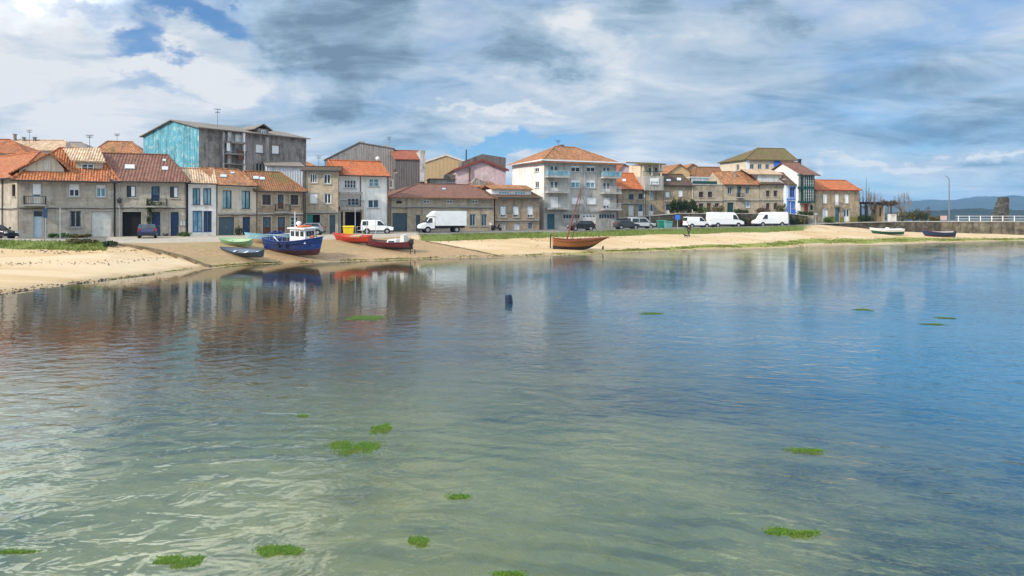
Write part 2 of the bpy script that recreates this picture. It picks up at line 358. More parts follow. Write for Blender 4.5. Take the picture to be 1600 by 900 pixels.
for k_, c_, r_ in (('drum_blue', (.008, .018, .05), .5), ('lamp_grey', (.16, .18, .20), .5), ('blue_hull', (.012, .04, .19), .35), ('red_hull', (.055, .014, .022), .5), ('grey_deck', (.22, .23, .23), .7), ('orange_plastic', (.55, .12, .05), .5), ('boat_green', (.26, .44, .25), .5), ('boat_green_inner', (.40, .52, .34), .6), ('slate_hull', (.055, .075, .10), .5), ('slate_inner', (.11, .14, .19), .6), ('boat_sky', (.36, .60, .66), .5), ('boat_tan', (.50, .36, .22), .6),
    ('boat_red', (.52, .055, .025), .45), ('boat_maroon', (.13, .02, .03), .5), ('boat_black', (.025, .023, .022), .6), ('boat_varnish', (.34, .12, .03), .4), ('boat_redwood', (.22, .06, .03), .5), ('boat_deepgreen', (.02, .10, .07), .5), ('net_blue', (.03, .07, .22), .9), ('net_tan', (.42, .32, .18), .9), ('car_silver', (.50, .52, .54), .3), ('car_dark', (.05, .055, .06), .3), ('car_black', (.018, .02, .024), .25), ('car_grey', (.20, .23, .26), .3), ('car_blue', (.05, .06, .13), .3),
    ('yellow_plastic', (.72, .50, .02), .5), ('bin_green', (.03, .22, .16), .5), ('bin_teal', (.16, .36, .34), .5), ('board_pink', (.55, .36, .34), .7), ('skin_tone', (.45, .28, .2), .6), ('cloth_dark', (.02, .021, .026), .9), ('cloth_navy', (.022, .026, .04), .9)): M[k_] = paint(k_, c_, r_, .6 if k_.split('_')[-1] in ('hull', 'green', 'red', 'maroon', 'sky', 'varnish', 'black') and 'car' not in k_ else .25, scale=3.0, dirt=tuple(x * .45 + .06 for x in c_))
# ------------------------------------------------------------------ buildings
class House:
    """A building whose front runs from photo column pa (at distance Ya) to pb (at Yb); local x along the front, y inwards."""
    def __init__(s, name, label, fa, zb, eave, D, wall, cat='house', group=None, eave_at=0.0):
        pa, Ya, pb, Yb = fa
        A = Vector(((pa - CX) / F * Ya, Ya, zb)); B = Vector(((pb - CX) / F * Yb, Yb, zb))
        e = (B - A).normalized(); s.L = (B - A).length - .04; s.A = A; s.e = e; s.m = Vector((-e.y, e.x, 0)); s.D = D; s.wall_mat = wall
        s.root = thing(name, label, cat, A, math.atan2(e.y, e.x), group)
        s.front = Fr((0, 0, 0), (1, 0, 0), (0, -1, 0)); s.left = Fr((0, D, 0), (0, -1, 0), (-1, 0, 0)); s.right = Fr((s.L, 0, 0), (0, 1, 0), (1, 0, 0))
        s.he = s.loc(s.front, pa + (pb - pa) * eave_at, eave)[1]
        s.ops = {'front': [], 'left': [], 'right': []}; s.gables = []; s.later = []
    def w(s, v): return s.e * v[0] + s.m * v[1] + Z * v[2]
    def inv(s, P): q = P - s.A; return Vector((q.dot(s.e), q.dot(s.m), q.z))
    def cast(s, P0, n, px, py):         # photo pixel -> point of a local plane
        W = s.A + s.w(P0); nn = s.w(n); d = ray(px, py)
        return s.inv(EYE + d * ((W - EYE).dot(nn) / d.dot(nn)))
    def loc(s, fr, px, py, depth=0.0):
        p = s.cast(fr.P0 - fr.n * depth, fr.n, px, py) - fr.P0
        return p.dot(fr.ex), p.z
    def rect(s, fr, x0, y0, x1, y1, depth=0.0):
        a, zt = s.loc(fr, x0, (y0 + y1) / 2, depth)[0], s.loc(fr, (x0 + x1) / 2, y0, depth)[1]
        b, zb = s.loc(fr, x1, (y0 + y1) / 2, depth)[0], s.loc(fr, (x0 + x1) / 2, y1, depth)[1]
        return min(a, b), zb, max(a, b), zt
    # --- openings: registered first, so that the wall is cut round them
    def win(s, x0, y0, x1, y1, side='front', **k):
        fr = getattr(s, side); r = s.rect(fr, x0, y0, x1, y1); s.ops[side].append(r); s.later.append(('win', fr, r, k)); return s
    def door(s, x0, y0, x1, y1, side='front', **k):
        fr = getattr(s, side); r = s.rect(fr, x0, y0, x1, y1)
        if k.get('ground', True): r = (r[0], max(r[1], 0.0) if r[1] > .5 else 0.03, r[2], r[3])
        s.ops[side].append(r); s.later.append(('door', fr, r, k)); return s
    def panel(s, mb, fr, L, h, ops, z0=-.5, rec=.22):
        ops = [(max(a, .02), b, min(c, L - .02), min(d, h - .02)) for a, b, c, d in ops]
        ops = [o for o in ops if o[2] - o[0] > .1 and o[3] - o[1] > .1]
        S = sorted({0.0, L, *[o[0] for o in ops], *[o[2] for o in ops]}); Zs = sorted({z0, h, *[o[1] for o in ops], *[o[3] for o in ops]})
        q = fr.pt
        for i in range(len(S) - 1):
            for j in range(len(Zs) - 1):
                cx, cz = (S[i] + S[i + 1]) / 2, (Zs[j] + Zs[j + 1]) / 2
                if any(o[0] < cx < o[2] and o[1] < cz < o[3] for o in ops): continue
                mb.quad(q(S[i], 0, Zs[j]), q(S[i + 1], 0, Zs[j]), q(S[i + 1], 0, Zs[j + 1]), q(S[i], 0, Zs[j + 1]))
        for a, b, c, d in ops:
            mb.quad(q(a, 0, b), q(a, rec, b), q(a, rec, d), q(a, 0, d)); mb.quad(q(c, rec, b), q(c, 0, b), q(c, 0, d), q(c, rec, d))
            mb.quad(q(a, 0, d), q(a, rec, d), q(c, rec, d), q(c, 0, d)); mb.quad(q(a, rec, b), q(a, 0, b), q(c, 0, b), q(c, rec, b))
    def walls(s, sides=None, back_h=None):
        """front, sides and back as one shell; sides = {'left': material} makes that side its own mesh"""
        L, D, h = s.L, s.D, s.he; sides = sides or {}
        mb = MB(); extra = {}
        for nm, fr, ln in (('front', s.front, L), ('left', s.left, D), ('right', s.right, D)):
            m = mb
            if nm in sides: m = extra.setdefault(nm, MB())
            s.panel(m, fr, ln, h, s.ops[nm])
            for g in s.gables:
                if g[0] == nm: m.add(g[1], [tuple(range(len(g[1])))])
        mb.quad((L, D, -.5), (0, D, -.5), (0, D, h), (L, D, h))
        for g in s.gables:
            if g[0] == 'back': mb.add(g[1], [tuple(range(len(g[1])))])
        s.wall = mb.build('wall', s.wall_mat, s.root)
        for nm, m in extra.items(): m.build('wall', sides[nm], s.root)
        for kind, fr, r, k in s.later: (window if kind == 'win' else door)(s.root, fr, r, **k)
        return s
    # --- roofs
    def roof_side(s, mat, r0, r1, d, gl=False, gr=False, over=.4, th=.16, back=None, ridge_mat=None, lift=0.0, gutter='dark_metal', sov=None):
        """ridge along the front, at depth d, its two ends given as photo pixels"""
        f = s.front; L, D, h = s.L, s.D, s.he + lift
        a = s.loc(f, *r0, d); b = s.loc(f, *r1, d); zr = max((a[1] + b[1]) / 2, h + .3)
        so = over if sov is None else sov
        x0, x1 = (-so if gl else a[0]), (L + so if gr else b[0])
        D2 = back or D
        slope = (zr - h) / max(d, .1); ze = h - slope * over
        E0, E1, B1, B0 = Vector((-so, -over, ze + th)), Vector((L + so, -over, ze + th)), Vector((L + so, D2 + over, h + th)), Vector((-so, D2 + over, h + th))
        R0, R1 = Vector((x0, d, zr + th)), Vector((x1, d, zr + th))
        vs = [E0, E1, B1, B0, R0, R1]; fs = [(0, 1, 5, 4), (2, 3, 4, 5)]
        if not gl: fs.append((3, 0, 4))
        else: s.gables.append(('left', [Vector((0, D, h)), Vector((0, 0, h)), Vector((0, d, zr))]))
        if not gr: fs.append((1, 2, 5))
        else: s.gables.append(('right', [Vector((L, 0, h)), Vector((L, D, h)), Vector((L, d, zr))]))
        s.roof = MB().slab(vs, fs, th).build('roof', mat, s.root)
        s.plane = (E0, (E1 - E0).cross(R0 - E0).normalized())
        cap = MB(); cap.tube([R0 + Z * .02, R1 + Z * .02], .13, 6)
        if not gl: cap.tube([E0 + Z * .02, R0 + Z * .02], .12, 6)
        if not gr: cap.tube([E1 + Z * .02, R1 + Z * .02], .12, 6)
        if ridge_mat is not False: cap.build('ridge_cap', ridge_mat or mat, s.root)
        if gutter: MB().tube([(-so, -over - .06, ze + th - .08), (L + so, -over - .06, ze + th - .08)], .075, 6).build('gutter', gutter, s.root)
        return s
    def roof_front(s, mat, apex, eR=None, over=.35, th=.14, trim=None, sov=.3, side_mat=None):
        """gable towards the viewer: apex and right eave as photo pixels on the front plane"""
        f = s.front; L, D, h = s.L, s.D, s.he
        ax, az = s.loc(f, *apex); hr = s.loc(f, *eR)[1] if eR else h
        lo = min(h, hr); s.he = lo
        s.gables.append(('front', [Vector((0, 0, lo)), Vector((L, 0, lo)), Vector((L, 0, hr)), Vector((ax, 0, az)), Vector((0, 0, h))]))
        s.gables.append(('back', [Vector((L, D, lo)), Vector((0, D, lo)), Vector((0, D, h)), Vector((ax, D, az)), Vector((L, D, hr))]))
        for nm, x, hh in (('left', 0, h), ('right', L, hr)):
            if hh > lo + .02: s.gables.append((nm, [Vector((x, D, lo)), Vector((x, 0, lo)), Vector((x, 0, hh)), Vector((x, D, hh))][::1 if nm == 'left' else -1]))
        sl, sr = (az - h) / max(ax, .1), (az - hr) / max(L - ax, .1); y0, y1 = -over, D + over
        vs = [(-sov, y0, h - sl * sov + th), (ax, y0, az + th), (ax, y1, az + th), (-sov, y1, h - sl * sov + th), (L + sov, y0, hr - sr * sov + th), (L + sov, y1, hr - sr * sov + th)]
        s.roof = MB().slab([Vector(v) for v in vs], [(0, 1, 2, 3), (1, 4, 5, 2)], th).build('roof', mat, s.root)
        if trim:
            m = MB(); P = [Vector(vs[0]), Vector(vs[1]), Vector(vs[4])]
            for a, b in ((P[0], P[1]), (P[1], P[2])):
                m.prism([a + Vector((0, -.06, .03)), b + Vector((0, -.06, .03)), b + Vector((0, -.06, -.4)), a + Vector((0, -.06, -.4))], (0, .1, 0))
            m.build('verge_trim', trim, s.root)
        return s
    def roof_flat(s, mat, over=.25, th=.25, rise=0.0):
        L, D, h = s.L, s.D, s.he; o = over
        s.roof = MB().slab([Vector((-o, -o, h + th)), Vector((L + o, -o, h + th)), Vector((L + o, D + o, h + th + rise)), Vector((-o, D + o, h + th + rise))], [(0, 1, 2, 3)], th).build('roof', mat, s.root)
        return s
    def on_roof(s, px, py): return s.cast(s.plane[0], s.plane[1], px, py)
    def skylight(s, x0, y0, x1, y1):
        P, n = s.plane; cx, cy = (x0 + x1) / 2, (y0 + y1) / 2
        c = s.on_roof(cx, cy); w = abs(s.on_roof(x1, cy).x - s.on_roof(x0, cy).x) / 2; hh = (s.on_roof(cx, y0) - s.on_roof(cx, y1)); hh = hh / 2
        a = Vector((w, 0, 0)); q = [c - a - hh, c + a - hh, c + a + hh, c - a + hh]
        sk = MB().prism([p + n * .01 for p in q], n * .09).build('skylight', 'grey_metal', s.roof)
        k = .86; MB().prism([c + (p - c) * k + n * .105 for p in q], n * .012).build('pane', 'sky_painted_glass', sk); return s
    def chimney(s, x0, y0, x1, y1, d, mat='stone_grey', cap='concrete_pale', pot=True):
        a, zb, b, zt = s.rect(s.front, x0, y0, x1, y1, d); w = b - a
        m = MB().box((a, d, zb - .8), (b, d + max(w, .5), zt - .15)); o = m.build('chimney', mat, s.roof)
        MB().box((a - .08, d - .08, zt - .15), (b + .08, d + max(w, .5) + .08, zt)).build('chimney_cap', cap, o); return s
    # --- trim
    def band(s, py, mat='stone_trim', h=.16, out=.06, side='front', at=.5, cable=True):
        fr = getattr(s, side); ln = s.L if side == 'front' else s.D
        z = s.loc(fr, CX if side != 'front' else CX + F * (s.A + s.e * s.L * at).x / (s.A + s.e * s.L * at).y, py)[1]
        MB().fbox(fr, 0, ln, -out, -.002, z - h / 2, z + h / 2).build('stone_band', mat, s.root)
        if cable and side == 'front': MB().tube([fr.pt(ln * i / 8, -out - .05, z - h / 2 - .1 - .05 * math.sin(i * 2.1)) for i in range(9)], .035, 5).build('cable', 'dark_metal', s.root)
        return s
    def cornice(s, mat='stone_trim', h=.22, out=.14):
        MB().fbox(s.front, -.02, s.L + .02, -out, -.002, s.he - h, s.he - .01).build('cornice', mat, s.root); return s
    def plinth(s, mat='stone_trim', h=.7, out=.05):
        segs = []; x = 0.0
        for a, b, c, d in sorted(s.ops['front']):
            if b < h:
                if a - x > .1: segs.append((x, a))
                x = max(x, c)
        if s.L - x > .1: segs.append((x, s.L))
        m = MB()
        for a, b in segs: m.fbox(s.front, a, b, -out, -.002, -.4, h)
        m.build('plinth', mat, s.root); return s
    def pipe(s, px, mat='dark_metal', y0=None, r=.06):
        a = s.loc(s.front, px, 340)[0]; zt = s.he if y0 is None else s.loc(s.front, px, y0)[1]
        MB().tube([(a, -.1, -.2), (a, -.1, zt)], r, 6).build('downpipe', mat, s.root); return s
    def balcony(s, x0, y0, x1, y1, depth=.8, side='front', slab='stone_trim', rail='dark_metal', style='bars', th=.16):
        fr = getattr(s, side); a, zb, b, zt = s.rect(fr, x0, y0, x1, y1)
        o = MB().fbox(fr, a, b, -depth, -.002, zb, zb + th).build('balcony', slab, s.root); m = MB(); g = MB()
        runs = [((a + .05, -depth + .05), (b - .05, -depth + .05)), ((a + .05, -depth + .05), (a + .05, -.02)), ((b - .05, -depth + .05), (b - .05, -.02))]
        for (p, dp), (q, dq) in runs:
            for zz in (zt, zb + th + .08): m.tube([fr.pt(p, dp, zz), fr.pt(q, dq, zz)], .03, 4)
            ln = max(abs(q - p), abs(dq - dp)); k = max(2, int(ln / (.14 if style == 'bars' else .9)))
            for i in range(k + 1):
                t = i / k; m.tube([fr.pt(p + (q - p) * t, dp + (dq - dp) * t, zb + th), fr.pt(p + (q - p) * t, dp + (dq - dp) * t, zt)], .013 if style == 'bars' else .03, 4, False)
            if style != 'bars':
                A, B = fr.pt(p, dp, zb + th + .1), fr.pt(q, dq, zb + th + .1); C_, D_ = fr.pt(q, dq, zt - .06), fr.pt(p, dp, zt - .06)
                nn = (B - A).cross(Z).normalized() * .02; g.prism([A, B, C_, D_], nn)
        m.build('railing', rail, o)
        if style != 'bars': g.build('railing_panel', style, o)
        return s
    def surround(s, r, mat='stone_trim', w=.16, out=.035, fr=None):
        fr = fr or s.front; a, b, c, d = r; m = MB()
        m.fbox(fr, a - w, a - .002, -out, -.002, b, d + w); m.fbox(fr, c + .002, c + w, -out, -.002, b, d + w); m.fbox(fr, a - .002, c + .002, -out, -.003, d + .002, d + w)
        m.build('surround', mat, s.root); return s
    def surrounds(s, mat='stone_trim', w=.16):
        for r in s.ops['front']: s.surround(r, mat, w)
        return s

def window(root, fr, r, frame='white', pane='glass', nx=2, nz=1, blind=0.0, sill='stone_trim', rec=.15, t=.085, bars=False, shutter=None, leaf=None, top=0.0, blind_mat='blind'):
    a, b, c, d = r; m = MB(); d0, d1 = rec - .05, rec + .03; g = .004
    a, b, c, d = a + g, b + g, c - g, d - g
    m.fbox(fr, a, a + t, d0, d1, b, d); m.fbox(fr, c - t, c, d0, d1, b, d)
    m.fbox(fr, a + t, c - t, d0, d1, b, b + t); m.fbox(fr, a + t, c - t, d0, d1, d - t, d)
    for i in range(1, nx):
        x = a + (c - a) * i / nx; m.fbox(fr, x - t * .55, x + t * .55, d0 + .01, d1 - .01, b + t, d - t)
    zt = d - t
    for j in range(1, nz):
        z = b + (d - b) * j / nz; m.fbox(fr, a + t, c - t, d0 + .015, d1 - .015, z - .025, z + .025)
    o = m.build('window', frame, root)
    if blind < .95: MB().fbox(fr, a + t * .5, c - t * .5, rec + .032, rec + .045, b + t * .5, d - t * .5).build('pane', pane, o)
    if blind > 0:
        zb = d - (d - b) * blind; m2 = MB()
        k = max(3, int((d - zb) / .22))
        for i in range(k):
            z0 = zb + (d - zb) * i / k; z1 = zb + (d - zb) * (i + 1) / k - .012
            m2.fbox(fr, a + .03, c - .03, rec - .10, rec - .06, z0, z1)
        m2.build('roller_blind', blind_mat, o)
    if leaf:                            # inner shutter over one half
        x0 = a + (c - a) * (.5 if leaf == 'r' else .1); x1 = a + (c - a) * (.9 if leaf == 'r' else .5)
        MB().fbox(fr, x0, x1, rec - .08, rec - .052, b + .1, d - .1).build('shutter', 'blind', o)
    if sill: MB().fbox(fr, a - .14, c + .14, -.09, rec - .06, b - .13, b - .004).build('sill', sill, o)
    if bars:
        mb = MB(); k = max(4, int((c - a) / .16))
        for i in range(k + 1):
            x = a + .03 + (c - a - .06) * i / k; mb.tube([fr.pt(x, -.03, b), fr.pt(x, -.03, d)], .014, 4)
        for z in (b + .1, (b + d) / 2, d - .1): mb.fbox(fr, a, c, -.04, -.02, z - .015, z + .015)
        mb.build('security_bars', 'dark_metal', o)
    return o
def door(root, fr, r, mat='brown_wood', style='door', rec=.16, transom=0.0, ground=True, glazed=False, frame=None, name=None, lights=False):
    a, b, c, d = r; g = .004; a, c, d = a + g, c - g, d - g; m = MB(); nm = name or ('garage_door' if style in ('garage', 'ribs') else 'door')
    dz = d - (d - b) * transom
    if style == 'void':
        o = MB().fbox(fr, a, c, .20, .23, b, d).build('shade_sheet', 'painted_shade', root); return o  # near-black sheet, the shade of the unlit interior put into its colour
    m.fbox(fr, a, c, rec, rec + .06, b, dz)
    if style == 'garage':
        k = max(4, int((dz - b) / .5))
        for i in range(k): m.fbox(fr, a + .05, c - .05, rec - .02, rec - .002, b + (dz - b) * i / k + .02, b + (dz - b) * (i + 1) / k - .02)
    elif style == 'ribs':
        k = max(6, int((c - a) / .22))
        for i in range(k): m.fbox(fr, a + (c - a) * i / k + .012, a + (c - a) * (i + 1) / k - .012, rec - .025, rec - .002, b + .03, dz - .03)
    else:
        n = 2 if c - a > 1.25 else 1
        for i in range(n):
            x0, x1 = a + (c - a) * i / n + .1, a + (c - a) * (i + 1) / n - .1
            for f0, f1 in ((.06, .36), (.42, .94)):
                if glazed and f0 > .4: continue
                m.fbox(fr, x0, x1, rec - .025, rec - .002, b + (dz - b) * f0, b + (dz - b) * f1)
    o = m.build(nm, mat, root)
    if glazed:
        n = 2 if c - a > 1.25 else 1; p = MB()
        for i in range(n): p.fbox(fr, a + (c - a) * i / n + .13, a + (c - a) * (i + 1) / n - .13, rec - .02, rec - .003, b + (dz - b) * .42, b + (dz - b) * .95)
        p.build('pane', 'glass_blue', o)
    if transom > 0:
        MB().fbox(fr, a, c, rec + .01, rec + .05, dz + .05, d).build('transom_pane', 'glass', o)
        MB().fbox(fr, a, c, rec - .03, rec + .06, dz, dz + .05).build('transom_bar', mat, o)
    if lights:
        k = 4; p = MB()
        for i in range(k): p.fbox(fr, a + (c - a) * (i + .25) / k, a + (c - a) * (i + .75) / k, rec - .04, rec - .022, b + (d - b) * .78, b + (d - b) * .86)
        p.build('door_light', 'glass', o)
    if style == 'door': MB().ball(fr.pt(c - .12, rec - .05, b + (dz - b) * .47), .04, 6, 4).build('handle', 'grey_metal', o)
    else: MB().fbox(fr, (a + c) / 2 - .08, (a + c) / 2 + .08, rec - .06, rec - .028, b + .95, b + 1.0).build('handle', 'grey_metal', o)
    return o
# ------------------------------------------------------------------ the row on the left
# --- corner house
h = House('corner_house', 'long grey stone corner house with orange tiled roof and wide pale garage door', (29, 72.8, 179.5, 77), 2.0, 277.5, 9.0, 'stone_left')
h.win(107.6, 288, 124, 307, blind=.45, nx=2).win(150, 289, 165, 308, blind=.28, pane='glass_teal').win(109, 329, 126.5, 355, bars=True, frame='offwhite')
h.door(50, 287.6, 64.5, 320, mat='offwhite', style='door', glazed=True, ground=False, transom=0).door(52.6, 330, 66.5, 368, mat='pale_blue', transom=.22).door(143, 330, 173, 369.5, mat='offwhite', style='ribs')
h.roof_side('tile_orange', (93, 236), (150, 233), 5.0, over=.55, gr=False)
h.walls()
r = h.ops['front'][3]; MB().fbox(h.front, r[0] + .05, r[2] - .05, .05, .09, r[1] + (r[3] - r[1]) * .5, r[3]).build('roller_blind', 'blind', h.root)
h.balcony(38, 307, 73, 322, 1.0).band(323, h=.2).cornice().plinth('stone_trim', .5).surrounds()
h.pipe(178.5)
# front gable with its window, over the skirt of tiles
f = h.front; zg = h.he + .55
a = h.loc(f, 30, 266, .9); b = h.loc(f, 100, 264, .9); c = h.loc(f, 80, 240, .9)
gw = MB(); gw.prism([Vector((a[0], .9, a[1] - .5)), Vector((b[0], .9, b[1] - .5)), Vector((b[0], .9, b[1])), Vector((c[0], .9, c[1])), Vector((a[0], .9, a[1]))], (0, 3.0, 0))
gb = gw.build('gable', 'beige_wall', h.root)
mr = MB(); A0, C0, B0_ = Vector((a[0] - .9, .45, a[1] - .33)), Vector((c[0], .45, c[1] + .12)), Vector((b[0] + .5, .45, b[1] - .05)); dy = Vector((0, 4.5, 0))
mr.slab([A0, C0, B0_, A0 + dy, C0 + dy, B0_ + dy], [(0, 1, 4, 3), (1, 2, 5, 4)], .16); mr.build('roof', 'tile_orange', h.root)
r = h.rect(f, 69.5, 251, 78.5, 264, .9); window(h.root, Fr((0, .88, 0), (1, 0, 0), (0, -1, 0)), r, 'offwhite', nx=2, rec=.0, sill=None)
# shed dormer
d0 = 1.6; r = h.rect(f, 118, 251.5, 160, 270, d0)
dm = MB().box((r[0], d0, r[1] - .6), (r[2], d0 + 3, r[3])).build('dormer', 'beige_wall', h.roof)
window(h.root, Fr((0, d0 - .06, 0), (1, 0, 0), (0, -1, 0)), h.rect(f, 127, 256, 147, 267, d0), 'white', 'glass_blue', nx=2, nz=2, rec=.0, sill='stone_trim')
p = [h.loc(f, 95, 234.5, 4.4), h.loc(f, 141, 233, 4.4)]
MB().slab([Vector((r[0] - .35, d0 - .5, r[3] - .02)), Vector((r[2] + .35, d0 - .5, r[3] - .02)), Vector((p[1][0] + .9, 4.6, p[1][1] + .25)), Vector((p[0][0] + .2, 4.6, p[0][1] + .25))], [(0, 1, 2, 3)], .14).build('dormer_roof', 'tile_pale', h.roof)
MB().box((r[0] - 1.2, 4.8, p[0][1] - .5), (r[0] - .8, 5.3, p[0][1] + .9)).build('chimney', 'concrete_pale', h.roof)
# lit return wall round the corner
e = House('corner_house_wing', 'sunlit cream stone wing of the corner house running off to the left', (-40, 79.5, 27.5, 73.0), 2.0, 280, 8, 'stone_left')
e.win(18.5, 288, 24, 307, frame='brown_wood', nx=1).win(-12, 290, -4, 310, frame='white').door(-22, 331, -5, 369, mat='slate_door', style='garage')
e.roof_side('tile_orange', (-60, 252), (62, 241), 5, over=.5)
e.walls().band(324, h=.2, at=.8).cornice().pipe(5, 'dark_metal')

# --- house with the brown roof
h = House('brown_roof_house', 'grey stone house with brown tiled roof, ivy by its balcony and two navy doors', (180.5, 77, 292, 79.6), 2.0, 281, 9.5, 'stone_pale')
h.win(198, 290, 212, 308, frame='dark_wood', nx=2, leaf='r').win(265.6, 291.5, 278.5, 309, frame='dark_wood', nx=2, leaf='r')
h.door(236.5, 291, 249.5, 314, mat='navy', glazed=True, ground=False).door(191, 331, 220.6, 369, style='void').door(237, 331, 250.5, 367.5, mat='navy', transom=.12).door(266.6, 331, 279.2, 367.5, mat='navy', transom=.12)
h.roof_side('tile_brown', (150, 242), (262, 243.5), 5.2, over=.45)
h.walls().balcony(230, 311, 262, 324, .9).band(323, h=.2).cornice().surrounds().pipe(187, 'grey_metal', r=.05).pipe(291)
h.skylight(195, 258, 211, 264.5).skylight(253, 261, 263, 266.5).skylight(254, 249.5, 259.5, 252.5)
for (x0, x1) in ((282, 285), (286.5, 289.5)):
    r = h.rect(h.front, x0, 346, x1, 352); MB().fbox(h.front, r[0], r[2], -.13, -.002, r[1], r[3]).build('letter_box', 'offwhite', h.root)

# --- white house with blue glazing
h = House('white_house', 'narrow white house with dark blue window frames and a glazed blue shopfront', (294, 79.8, 339, 81.2), 2.0, 286, 9, 'white_wall')
h.win(301, 294, 313, 320, frame='navy', pane='glass_teal', nx=2).win(317.7, 294, 330, 320, frame='navy', pane='glass_teal', nx=2)
h.win(301, 329.5, 316.5, 363, frame='blue_frame', pane='glass_teal', nx=2, sill=None).win(317.5, 329.5, 331, 363, frame='blue_frame', pane='glass', nx=2, sill=None)
h.roof_side('tile_pale', (276, 265), (318, 265.5), 5, over=.4, gr=True, sov=.05)
h.walls().cornice('white').surrounds('offwhite', .1).pipe(338.6, 'dark_metal')

# --- beige house
h = House('beige_house', 'beige plastered house over a stone ground floor with slate blue garage door', (340, 81.2, 401, 84.6), 2.0, 288.5, 9, 'beige_wall')
h.win(348, 297.5, 362, 326, frame='dark_wood', pane='glass_teal', nx=2).win(377.7, 298, 391, 326.5, frame='dark_wood', pane='glass_teal', nx=2)
h.door(341.5, 339, 366, 367.5, mat='slate_door', style='garage').door(379, 339, 391, 367, mat='navy')
h.roof_side('tile_weathered', (318, 266), (371, 266), 5, over=.4, gl=True, sov=.05)
h.walls().band(333.5, h=.2).cornice('offwhite').skylight(344, 273.5, 354, 277.5).skylight(360, 269.5, 366, 272)
z = h.loc(h.front, 370, 334)[1]; segs = []; x = 0.0
for a_, b_, c_, d_ in sorted(h.ops['front']):
    if b_ < 1: segs.append((x, a_, 0)); segs.append((a_, c_, d_)); x = c_
segs.append((x, h.L, 0)); mm = MB()
for a_, b_, z0 in segs:
    if b_ - a_ > .05: mm.fbox(h.front, a_, b_, -.03, -.002, z0 if z0 else -.3, z)
mm.build('ground_floor_facing', 'stone_tan', h.root)

# --- brown stone house
h = House('balcony_house', 'brown stone house with small mossy roof and dark iron balcony behind the blue trawler', (402, 84.6, 475, 87.2), 2.0, 297.5, 9, 'stone_brown')
h.win(410, 304, 423, 320, frame='brown_wood', pane='glass', nx=2, nz=3).win(454, 304.5, 466, 320, frame='brown_wood', nx=2, nz=3).door(434, 304, 443, 326, mat='brown_wood', glazed=True, ground=False)
h.door(410.7, 339, 423, 365, mat='brown_wood', glazed=True).door(434, 339, 445, 365, mat='brown_wood', glazed=True).win(454, 339, 466, 357, frame='offwhite', nx=2, nz=3)
h.roof_side('tile_mossy', (380, 269.5), (437, 271), 5, over=.4)
h.walls().balcony(429, 320, 453, 332.5, .9, slab='stone_grey').band(333.5, h=.2).cornice().surrounds().skylight(395.5, 276, 404.5, 280.5).skylight(405.5, 277.5, 414, 281.5).pipe(474)

# --- narrow three-storey house
h = House('three_storey_house', 'narrow three storey tan stone house with open green garage door', (476, 88.8, 528.5, 89.6), 2.0, 267, 10, 'stone_tan')
h.win(484.5, 271.5, 495.5, 285.5, nx=3).win(506, 272, 516.5, 287, nx=2).win(484.5, 302.5, 496, 317.5, blind=1, nx=2).win(506.5, 302.5, 517, 318, nx=2)
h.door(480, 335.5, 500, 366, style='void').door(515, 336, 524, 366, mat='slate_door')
h.roof_side('tile_dark', (480, 262.5), (524, 262.5), 4, over=.45, gl=True, gr=True)
h.walls().band(331.5, h=.2).cornice().surrounds().pipe(477)
r = h.rect(h.front, 480.3, 336, 488.5, 360); MB().fbox(h.front, r[0], r[2], .06, .11, .03, r[3]).build('garage_door', 'teal_bright', h.root)

# --- white house with the orange roof
h = House('carport_house', 'white house with bright orange roof, shaded terrace below and open carport', (529, 92, 606.5, 95), 2.0, 272.5, 8.5, 'white_wall')
h.win(537.8, 281, 556.5, 294, frame='white', pane='glass', nx=4, nz=2).win(576.7, 279, 592, 291.5, frame='white', pane='glass_teal', nx=2, nz=2)
h.win(543, 309.5, 561, 321, frame='white', pane='glass_blue', nx=3, nz=2).win(575, 312, 592, 325, frame='white', pane='glass_blue', nx=2)
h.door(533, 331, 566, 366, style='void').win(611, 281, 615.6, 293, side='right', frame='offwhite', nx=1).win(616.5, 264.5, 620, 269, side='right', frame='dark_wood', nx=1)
h.roof_side('tile_bright', (513, 253), (622, 255), 4.6, gr=True, over=.5, sov=.3)
h.walls({'right': 'white_wall'})
o = MB().fbox(h.front, h.loc(h.front, 529, 320)[0], h.loc(h.front, 566, 320)[0], -1.1, -.003, h.loc(h.front, 548, 328)[1], h.loc(h.front, 548, 323)[1]).build('balcony', 'concrete_pale', h.root)
r = h.rect(h.front, 529, 314, 566, 323); m = MB()
for i in range(22): m.tube([h.front.pt(r[0] + (r[2] - r[0]) * i / 21, -1.05, r[1]), h.front.pt(r[0] + (r[2] - r[0]) * i / 21, -1.05, r[3])], .02, 4)
m.tube([h.front.pt(r[0], -1.05, r[3]), h.front.pt(r[2], -1.05, r[3])], .04, 5); m.build('railing', 'dark_metal', o)
r = h.rect(h.front, 529, 303, 564, 301); MB().fbox(h.front, h.loc(h.front, 529, 300)[0], h.loc(h.front, 564, 300)[0], -.95, -.003, h.loc(h.front, 545, 304)[1], h.loc(h.front, 545, 300.5)[1]).build('canopy', 'concrete_pale', h.root)
for px in (535, 564):
    a = h.loc(h.front, px, 340)[0]; MB().box((a - .13, -1.0, -.2), (a + .13, -.75, h.loc(h.front, px, 328)[1])).build('pillar', 'stone_tan', h.root)
h.pipe(563, 'brown_wood').pipe(605.5, 'brown_wood')
MB().ball(Vector((h.L - .3, 4.4, h.loc(h.front, 616, 250, 4.6)[1] + .1)), .3, 8, 5).build('satellite_dish', 'white', h.root)

